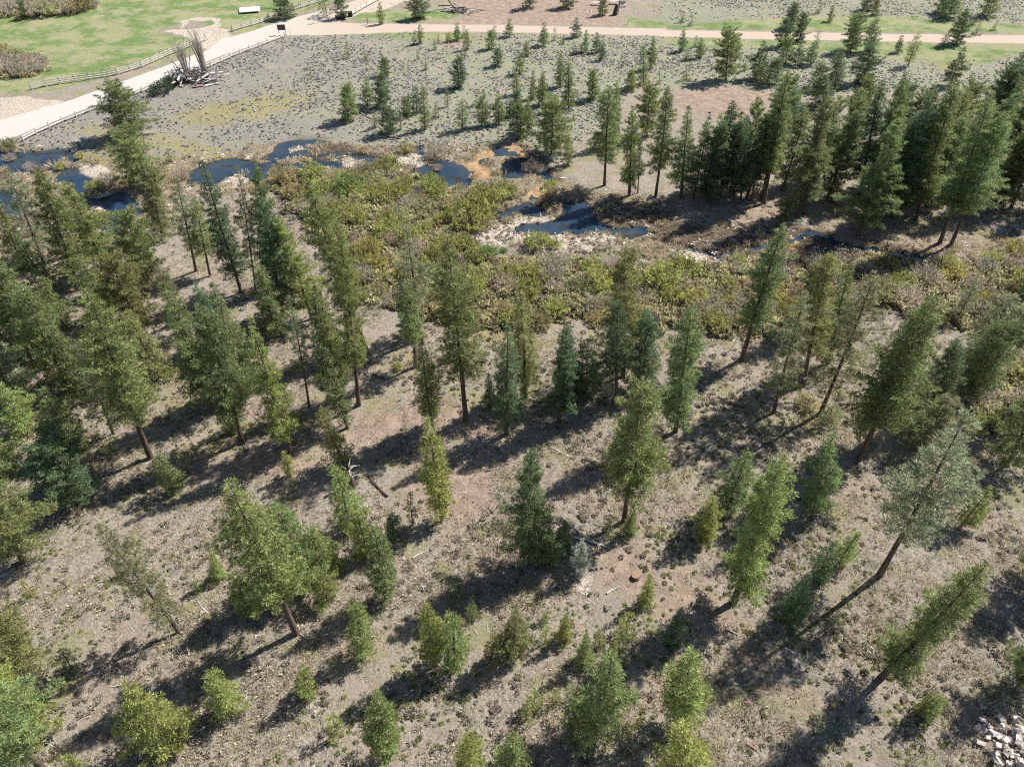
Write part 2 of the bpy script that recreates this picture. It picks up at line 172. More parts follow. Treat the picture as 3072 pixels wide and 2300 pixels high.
    gr=mixc(nt,ramp(nt,big,.42,.58),(.18,.255,.09),(.35,.35,.19)); gr=mixc(nt,math_(nt,'MULTIPLY',ramp(nt,noise(nt,co,.25,6,.7),.5,.64),.75),gr,(.42,.38,.27)); gr=mixc(nt,math_(nt,'MULTIPLY',ramp(nt,fine,.45,.7),.5),gr,(.14,.19,.065)); gr=mixc(nt,math_(nt,'MULTIPLY',ramp(nt,med,.56,.7),.5),gr,(.24,.20,.13))
    c=mixc(nt,msk(s1.outputs[1],1.6,.3,.75),c,gr)
    ba=mixc(nt,ramp(nt,med,.4,.62),(.30,.215,.165),(.46,.35,.28)); ba=mixc(nt,math_(nt,'MULTIPLY',ramp(nt,vf,.55,.7),.4),ba,(.2,.15,.12)); c=mixc(nt,math_(nt,'MULTIPLY',msk(s1.outputs[2],1.8,.2,.8),.8),c,ba)
    pa=mixc(nt,ramp(nt,fine,.38,.6),(.36,.29,.22),(.68,.60,.50)); c=mixc(nt,msk(s2.outputs[2]),c,pa)
    sa=mixc(nt,ramp(nt,med,.4,.6),(.36,.23,.12),(.52,.36,.21)); c=mixc(nt,msk(s3.outputs[2],.4),c,sa)
    # wet shore and drowned bed
    wet=math_(nt,'MULTIPLY',ramp(nt,N_sep_z(nt,g),-.36,-.52),math_(nt,'SUBTRACT',1.,s3.outputs[2]),clamp=True)
    c=mixc(nt,math_(nt,'MULTIPLY',wet,.8),c,(.05,.04,.03))
    # gravel road: pale grey stretch at the near bend, warmer further off, wheel tracks
    tr=N(nt,'ShaderNodeTexWave'); tr.inputs['Scale'].default_value=.35; tr.inputs['Distortion'].default_value=6; L(co,tr.inputs[0])
    xs=N(nt,'ShaderNodeSeparateXYZ'); L(co,xs.inputs[0])
    warm=ramp(nt,xs.outputs[0],-75,-40)
    rd=mixc(nt,warm,(.50,.485,.45),(.47,.385,.31)); rd=mixc(nt,math_(nt,'MULTIPLY',ramp(nt,fine,.45,.7),.35),rd,(.62,.50,.42)); rd=mixc(nt,math_(nt,'MULTIPLY',ramp(nt,big,.5,.66),.25),rd,(.58,.46,.38))
    c=mixc(nt,msk(s1.outputs[0],.35),c,rd)
    p=N(nt,'ShaderNodeBsdfPrincipled'); L(c,p.inputs['Base Color']); p.inputs['Roughness'].default_value=.95; p.inputs['Specular IOR Level'].default_value=.1
    b=N(nt,'ShaderNodeBump'); b.inputs['Strength'].default_value=1.; b.inputs['Distance'].default_value=.22
    hh=math_(nt,'MULTIPLY',math_(nt,'ADD',fine,math_(nt,'MULTIPLY',vf,.5)),math_(nt,'SUBTRACT',1.05,s1.outputs[0])); L(hh,b.inputs['Height']); L(b.outputs[0],p.inputs['Normal'])
    o=N(nt,'ShaderNodeOutputMaterial'); L(p.outputs[0],o.inputs[0]); return m
def N_sep_x(nt,g):
    n=N(nt,'ShaderNodeSeparateXYZ'); nt.links.new(g.outputs['Position'],n.inputs[0]); return n.outputs[0]
def N_sep_z(nt,g):
    n=N(nt,'ShaderNodeSeparateXYZ'); nt.links.new(g.outputs['Position'],n.inputs[0]); return n.outputs[2]
def foliage(name,objcol=True,col=(.1,.15,.04),trans=.3,gloss=.35,isl=.45):
    m,nt=mat(name); L=nt.links.new
    g=N(nt,'ShaderNodeNewGeometry'); tc=N(nt,'ShaderNodeTexCoord'); oi=N(nt,'ShaderNodeObjectInfo')
    if objcol: c=oi.outputs['Color']
    else:
        r=N(nt,'ShaderNodeRGB'); r.outputs[0].default_value=(*col,1); c=r.outputs[0]
    f=ramp(nt,noise(nt,tc.outputs['Object'],1.7,3),.3,.7)
    hs=N(nt,'ShaderNodeHueSaturation'); L(c,hs.inputs['Color'])
    v=math_(nt,'ADD',math_(nt,'MULTIPLY',g.outputs['Random Per Island'],isl*2),math_(nt,'MULTIPLY',f,.8)); v=math_(nt,'ADD',v,.62-isl)
    L(v,hs.inputs['Value']); L(math_(nt,'ADD',math_(nt,'MULTIPLY',f,.05),.475),hs.inputs['Hue'])
    if not objcol: L(math_(nt,'ADD',v,math_(nt,'MULTIPLY',math_(nt,'SUBTRACT',oi.outputs['Random'],.5),.7)),hs.inputs['Value'])
    p=N(nt,'ShaderNodeBsdfPrincipled'); L(hs.outputs[0],p.inputs['Base Color']); p.inputs['Roughness'].default_value=.55; p.inputs['Specular IOR Level'].default_value=gloss
    t=N(nt,'ShaderNodeBsdfTranslucent'); L(hs.outputs[0],t.inputs[0]); mx=N(nt,'ShaderNodeMixShader'); mx.inputs[0].default_value=trans
    L(p.outputs[0],mx.inputs[1]); L(t.outputs[0],mx.inputs[2]); o=N(nt,'ShaderNodeOutputMaterial'); L(mx.outputs[0],o.inputs[0]); return m
def bark_material():
    m,nt=mat('pine_bark'); L=nt.links.new; tc=N(nt,'ShaderNodeTexCoord'); mp=N(nt,'ShaderNodeMapping'); mp.inputs['Scale'].default_value=(5,5,1.2); L(tc.outputs['Object'],mp.inputs[0])
    f=noise(nt,mp.outputs[0],2.,5,.7); c=mixc(nt,ramp(nt,f,.35,.65),(.05,.037,.03),(.21,.15,.115))
    p=N(nt,'ShaderNodeBsdfPrincipled'); L(c,p.inputs[0]); p.inputs['Roughness'].default_value=.95; o=N(nt,'ShaderNodeOutputMaterial'); L(p.outputs[0],o.inputs[0])
    b=N(nt,'ShaderNodeBump'); b.inputs['Distance'].default_value=.05; L(f,b.inputs['Height']); L(b.outputs[0],p.inputs['Normal']); return m
def water_material():
    m,nt=mat('creek_water'); L=nt.links.new; g=N(nt,'ShaderNodeNewGeometry')
    f=noise(nt,g.outputs['Position'],2.2,3); big=noise(nt,g.outputs['Position'],.15,3)
    p=N(nt,'ShaderNodeBsdfPrincipled'); L(mixc(nt,ramp(nt,big,.4,.6),(.018,.042,.08),(.035,.052,.07)),p.inputs[0]); nt.links.remove(p.inputs[0].links[0]); wc=mixc(nt,ramp(nt,big,.4,.6),(.03,.062,.11),(.06,.085,.11)); L(mixc(nt,ramp(nt,noise(nt,g.outputs['Position'],.45,4),.52,.66),wc,(.05,.042,.03)),p.inputs[0]); p.inputs['Roughness'].default_value=.06; p.inputs['IOR'].default_value=1.33; p.inputs['Specular IOR Level'].default_value=.5
    b=N(nt,'ShaderNodeBump'); b.inputs['Strength'].default_value=.25; b.inputs['Distance'].default_value=.05; L(f,b.inputs['Height']); L(b.outputs[0],p.inputs['Normal'])
    t=N(nt,'ShaderNodeBsdfTransparent'); t.inputs[0].default_value=(.75,.8,.78,1); mx=N(nt,'ShaderNodeMixShader'); mx.inputs[0].default_value=.74
    L(t.outputs[0],mx.inputs[1]); L(p.outputs[0],mx.inputs[2]); o=N(nt,'ShaderNodeOutputMaterial'); L(mx.outputs[0],o.inputs[0]); return m
M_ground=ground_material(); M_bark=bark_material(); M_needle=foliage('pine_needles',trans=.45,gloss=.5,isl=.55); M_leaf=foliage('willow_leaves',trans=.5,gloss=.15)
M_water=water_material()
M_stem=simple('willow_stems',(.42,.36,.30),var=.4)
M_wood=simple('weathered_wood',(.50,.46,.43),var=.3,sc=4); M_woodw=simple('bleached_rail_wood',(.66,.60,.55),var=.2,sc=4)
M_dark=simple('dark_wood',(.09,.07,.06),var=.4); M_white=simple('white_paint',(.8,.79,.77),var=.05); M_black=simple('black_plastic',(.012,.013,.02),rough=.4,var=.1)
M_stone=simple('pale_stone',(.55,.48,.44),var=.3,sc=3); M_cut=simple('cut_wood',(.34,.2,.13),var=.3); M_sign=simple('sign_board_paint',(.10,.09,.085),var=.2); M_rust=simple('faded_red',(.35,.2,.2),var=.2)

# ---------------------------------------------------------------- ground sheet
def axis(lo,hi,fine0,fine1,st,st2,end):
    a=list(np.arange(fine0,fine1,st)); 
    x=a[-1]; s=st
    while x<hi: s=min(s*1.03,st2); x+=s; a.append(x)
    while x<end: s*=1.25; x+=s; a.append(x)
    b=[]; x=a[0]; s=st
    while x>lo: s=min(s*1.03,st2); x-=s; b.append(x)
    while x>(-end if lo<0 else 6-400): s*=1.25; x-=s; b.append(x)
    return np.array(b[::-1]+a)
gx=axis(-190,190,-68,68,.36,.9,3000); gy=axis(12,250,18,112,.33,.95,5000)
X,Y=np.meshgrid(gx,gy); nx,ny=len(gx),len(gy); X=X.ravel();Y=Y.ravel()
mk=masks(X,Y); Z=hgt(X,Y,mk)
far=np.clip((np.hypot(X,Y)-400)/1500,0,1); Z=Z*(1-far)
ii=np.arange(nx*ny).reshape(ny,nx)
F=np.stack([ii[:-1,:-1].ravel(),ii[:-1,1:].ravel(),ii[1:,1:].ravel(),ii[1:,:-1].ravel()],1)
fr=mk['road'][F].mean(1)>.5
def sub(name,sel):
    Fs=F[sel]; u,inv=np.unique(Fs,return_inverse=True); V=np.stack([X[u],Y[u],Z[u]],1)
    me=mesh(name,V,inv.reshape(Fs.shape),[M_ground],smooth=True)
    for an,ch in (('cover_a',('road','grass','bare','mud_and_shade')),('cover_b',('sage','fen','pale')),('cover_c',('thick','olive','sand'))):
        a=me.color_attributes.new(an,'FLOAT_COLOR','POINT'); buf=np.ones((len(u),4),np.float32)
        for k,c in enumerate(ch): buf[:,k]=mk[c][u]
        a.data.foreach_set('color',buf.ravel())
    return obj(name,me)
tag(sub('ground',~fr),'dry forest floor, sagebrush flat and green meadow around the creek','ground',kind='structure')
tag(sub('gravel_road',fr),'pale gravel road bending from near left corner and running across the meadow top','road',kind='structure')
# water sheet, only where the creek bed lies below it
wm=(mk['water'][F].max(1)>.12)|(mk['sand'][F].max(1)>.5); Fs=F[wm]; u,inv=np.unique(Fs,return_inverse=True)
me=mesh('creek_water',np.stack([X[u],Y[u],np.full(len(u),WATER_Z)],1),inv.reshape(Fs.shape),[M_water],smooth=True)
tag(obj('creek_water',me),'dark blue beaver ponds and shallow creek channels across the middle','water',kind='structure')

# ---------------------------------------------------------------- tree builders
def tube(pts,rad,k=6):
    pts=np.asarray(pts,float); n=len(pts); d=np.gradient(pts,axis=0); d/=np.linalg.norm(d,axis=1)[:,None]+1e-9
    ref=np.array([1.,0,0]) if abs(d[0][0])<.8 else np.array([0,1.,0])
    V=[];
    for p,t,r in zip(pts,d,rad):
        a=np.cross(t,ref); a/=np.linalg.norm(a); b=np.cross(t,a)
        for q in range(k):
            an=2*math.pi*q/k; V.append(p+r*(math.cos(an)*a+math.sin(an)*b))
    Fq=[(i*k+q,i*k+(q+1)%k,(i+1)*k+(q+1)%k,(i+1)*k+q) for i in range(n-1) for q in range(k)]
    return np.array(V),np.array(Fq)
def join(parts):
    V=[];F=[];o=0
    for v,f in parts: V.append(v);F.append(f+o);o+=len(v)
    return np.concatenate(V),np.concatenate(F)
def blades(C,D,n,ln,wd,spread,g):
    """n needle-bunch triangles at each clump centre C, opening about direction D"""
    m=len(C); C=np.repeat(C,n,0); D=np.repeat(D,n,0)
    d=D+spread*g.normal(size=(m*n,3)); d/=np.linalg.norm(d,axis=1)[:,None]
    s=np.cross(d,g.normal(size=(m*n,3))); s/=np.linalg.norm(s,axis=1)[:,None]+1e-9
    l=(ln*(.7+.6*g.random(m*n)))[:,None]; wv=(wd*(.7+.6*g.random(m*n)))[:,None]
    b=C+d*l*.12
    V=np.stack([b-s*wv*.35,b+d*l*.62+s*wv*.6,b+d*l*1.0,b+d*l*.5-s*wv*.6],1).reshape(-1,3)
    F=np.arange(m*n*4).reshape(-1,4); return V,F
def make_pine(H,R,cb,kind,seed):
    g=np.random.default_rng(seed); parts=[]
    k=8; zs=np.linspace(0,1,k); bend=g.normal(size=2)*.012*H
    tr=lambda t: np.array([bend[0]*math.sin(t*2.6),bend[1]*math.sin(t*2.1),H*t])
    r0=.0115*H+.02
    parts.append(tube([tr(t)-np.array([0,0,.25 if t==0 else 0]) for t in zs],[r0*(1.25 if t==0 else 1)*(1-t)**.8+.012 for t in zs],7))
    C=[];D=[]
    zb=cb*H; step=.32 if H<4 else .42 if H<9 else .54
    if kind=='sparse': step*=1.08
    z=zb; 
    lob=g.random(6)*6.28
    while z<H-.15:
        t=(z-zb)/(H-zb)
        prof=(1-t)**(.50 if H>9 else .44)*(.72+.28*min(1,t/.15))*(.9+.2*math.sin(t*9+lob[2])) if kind!='round' else math.sqrt(max(0,1-(1.25*t-.3)**2)) if t>.24 else .75+t
        prof=max(prof,.06)
        if kind=='spire': prof=(1-t)**.78*(.85+.15*min(1,t/.1))
        nb=4 if H<4 else 5 if H<9 else int(g.integers(5,7))
        if kind=='sparse': nb=4
        a0=g.random()*6.28
        for b in range(nb):
            a=a0+b*6.283/nb+g.normal()*.3
            L=R*prof*(.60+.62*g.random())*(1+.18*math.sin(2*a+lob[0]+t*4)+.12*math.sin(3*a+lob[1]-t*7))
            if g.random()<.14: L*=.5
            el=math.radians(-12+ (t**1.3)*62 + g.normal()*8)
            base=tr(z/H)+0; dr=np.array([math.cos(a)*math.cos(el),math.sin(a)*math.cos(el),math.sin(el)])
            tip=base+dr*L+np.array([0,0,.10*L])
            if L>.5: parts.append(tube([base,base+dr*L*.55,tip*.97+base*.03],[.012+.012*L,.010+.006*L,.006],3))
            inner=.22 if kind!='sparse' else .32
            n=max(1,int(L*(1-inner)/.19))
            for q in range(n):
                s=inner+(1-inner)*(q+g.random())/n if L>.4 else .9
                p=base+dr*L*s+np.array([0,0,.10*L*s*s])
                side=np.array([-math.sin(a),math.cos(a),0]); wdt=.34*L*(1.15-s)+.12
                for sg in ((-1,1,0) if (L>1.3 and g.random()<.75) else (-1,1) if L>.5 else (g.choice([-1,1]),)):
                    pp=p+side*sg*wdt*g.random()+np.array([0,0,g.normal()*.11])
                    C.append(pp); D.append(dr*.7+side*sg*.35+np.array([0,0,.75]))
        z+=step*(.75+.5*g.random())
    C.append(tr(1)-np.array([0,0,.1])); D.append(np.array([0,0,1.2]))
    # dead stubs below the crown
    if cb>.12:
        for q in range(int(6+H*.5)):
            zz=H*cb*(.35+.75*g.random()); a=g.random()*6.28; L=R*(.2+.35*g.random())
            b=tr(zz/H); e=b+np.array([math.cos(a)*L,math.sin(a)*L,-.15*L]); parts.append(tube([b,(b+e)/2+[0,0,.04],e],[.02,.012,.005],3))
    C=np.array(C);D=np.array(D)
    nb,ln,wd,sp=(15,.28,.040,1.05) if H>9 else (20,.24,.032,1.1) if H>4 else (20,.19,.026,1.1)
    if kind=='sparse': nb-=1
    V,Fc=blades(C,D,nb,ln,wd,sp,g)
    tv,tf=join(parts)
    tm=mesh('pine_trunk',tv,tf,[M_bark],smooth=True); cm=mesh('pine_crown',V,Fc,[M_needle])
    return dict(H=H,R=R,cb=cb,kind=kind,trunk=tm,crown=cm)
SPEC=[(18,2.7,.30,'norm'),(18,2.2,.18,'norm'),(19,2.6,.36,'sparse'),(16,3.3,.14,'norm'),(17,1.9,.2,'spire'),(21,2.5,.3,'norm'),(17,2.4,.38,'norm'),(17,3.4,.2,'sparse'),
 (12,2.3,.12,'norm'),(12,1.6,.14,'norm'),(12,2.4,.2,'sparse'),(11,2.8,.10,'round'),(12,1.5,.36,'norm'),(11,2.0,.1,'spire'),
 (8,1.7,.08,'norm'),(8,1.25,.08,'norm'),(8,1.5,.15,'sparse'),(7,2.0,.05,'round'),(7.5,1.2,.05,'spire'),
 (5,1.25,.05,'norm'),(5,1.0,.04,'norm'),(4.6,1.5,.03,'round'),(4.5,.8,.1,'sparse'),
 (2.8,.8,.02,'norm'),(2.6,1.0,.0,'round'),(2.8,.55,.02,'norm')]
VAR=[make_pine(*s,100+i) for i,s in enumerate(SPEC)]
COLS=dict(y=(.345,.390,.135),g=(.285,.335,.135),d=(.190,.255,.130),o=(.310,.330,.140),s=(.320,.340,.190),b=(.42,.48,.44))
GRP={'y':'young bright pines','g':'ordinary pines','d':'dark pines','o':'olive pines','s':'grey-green pines','b':'blue firs'}
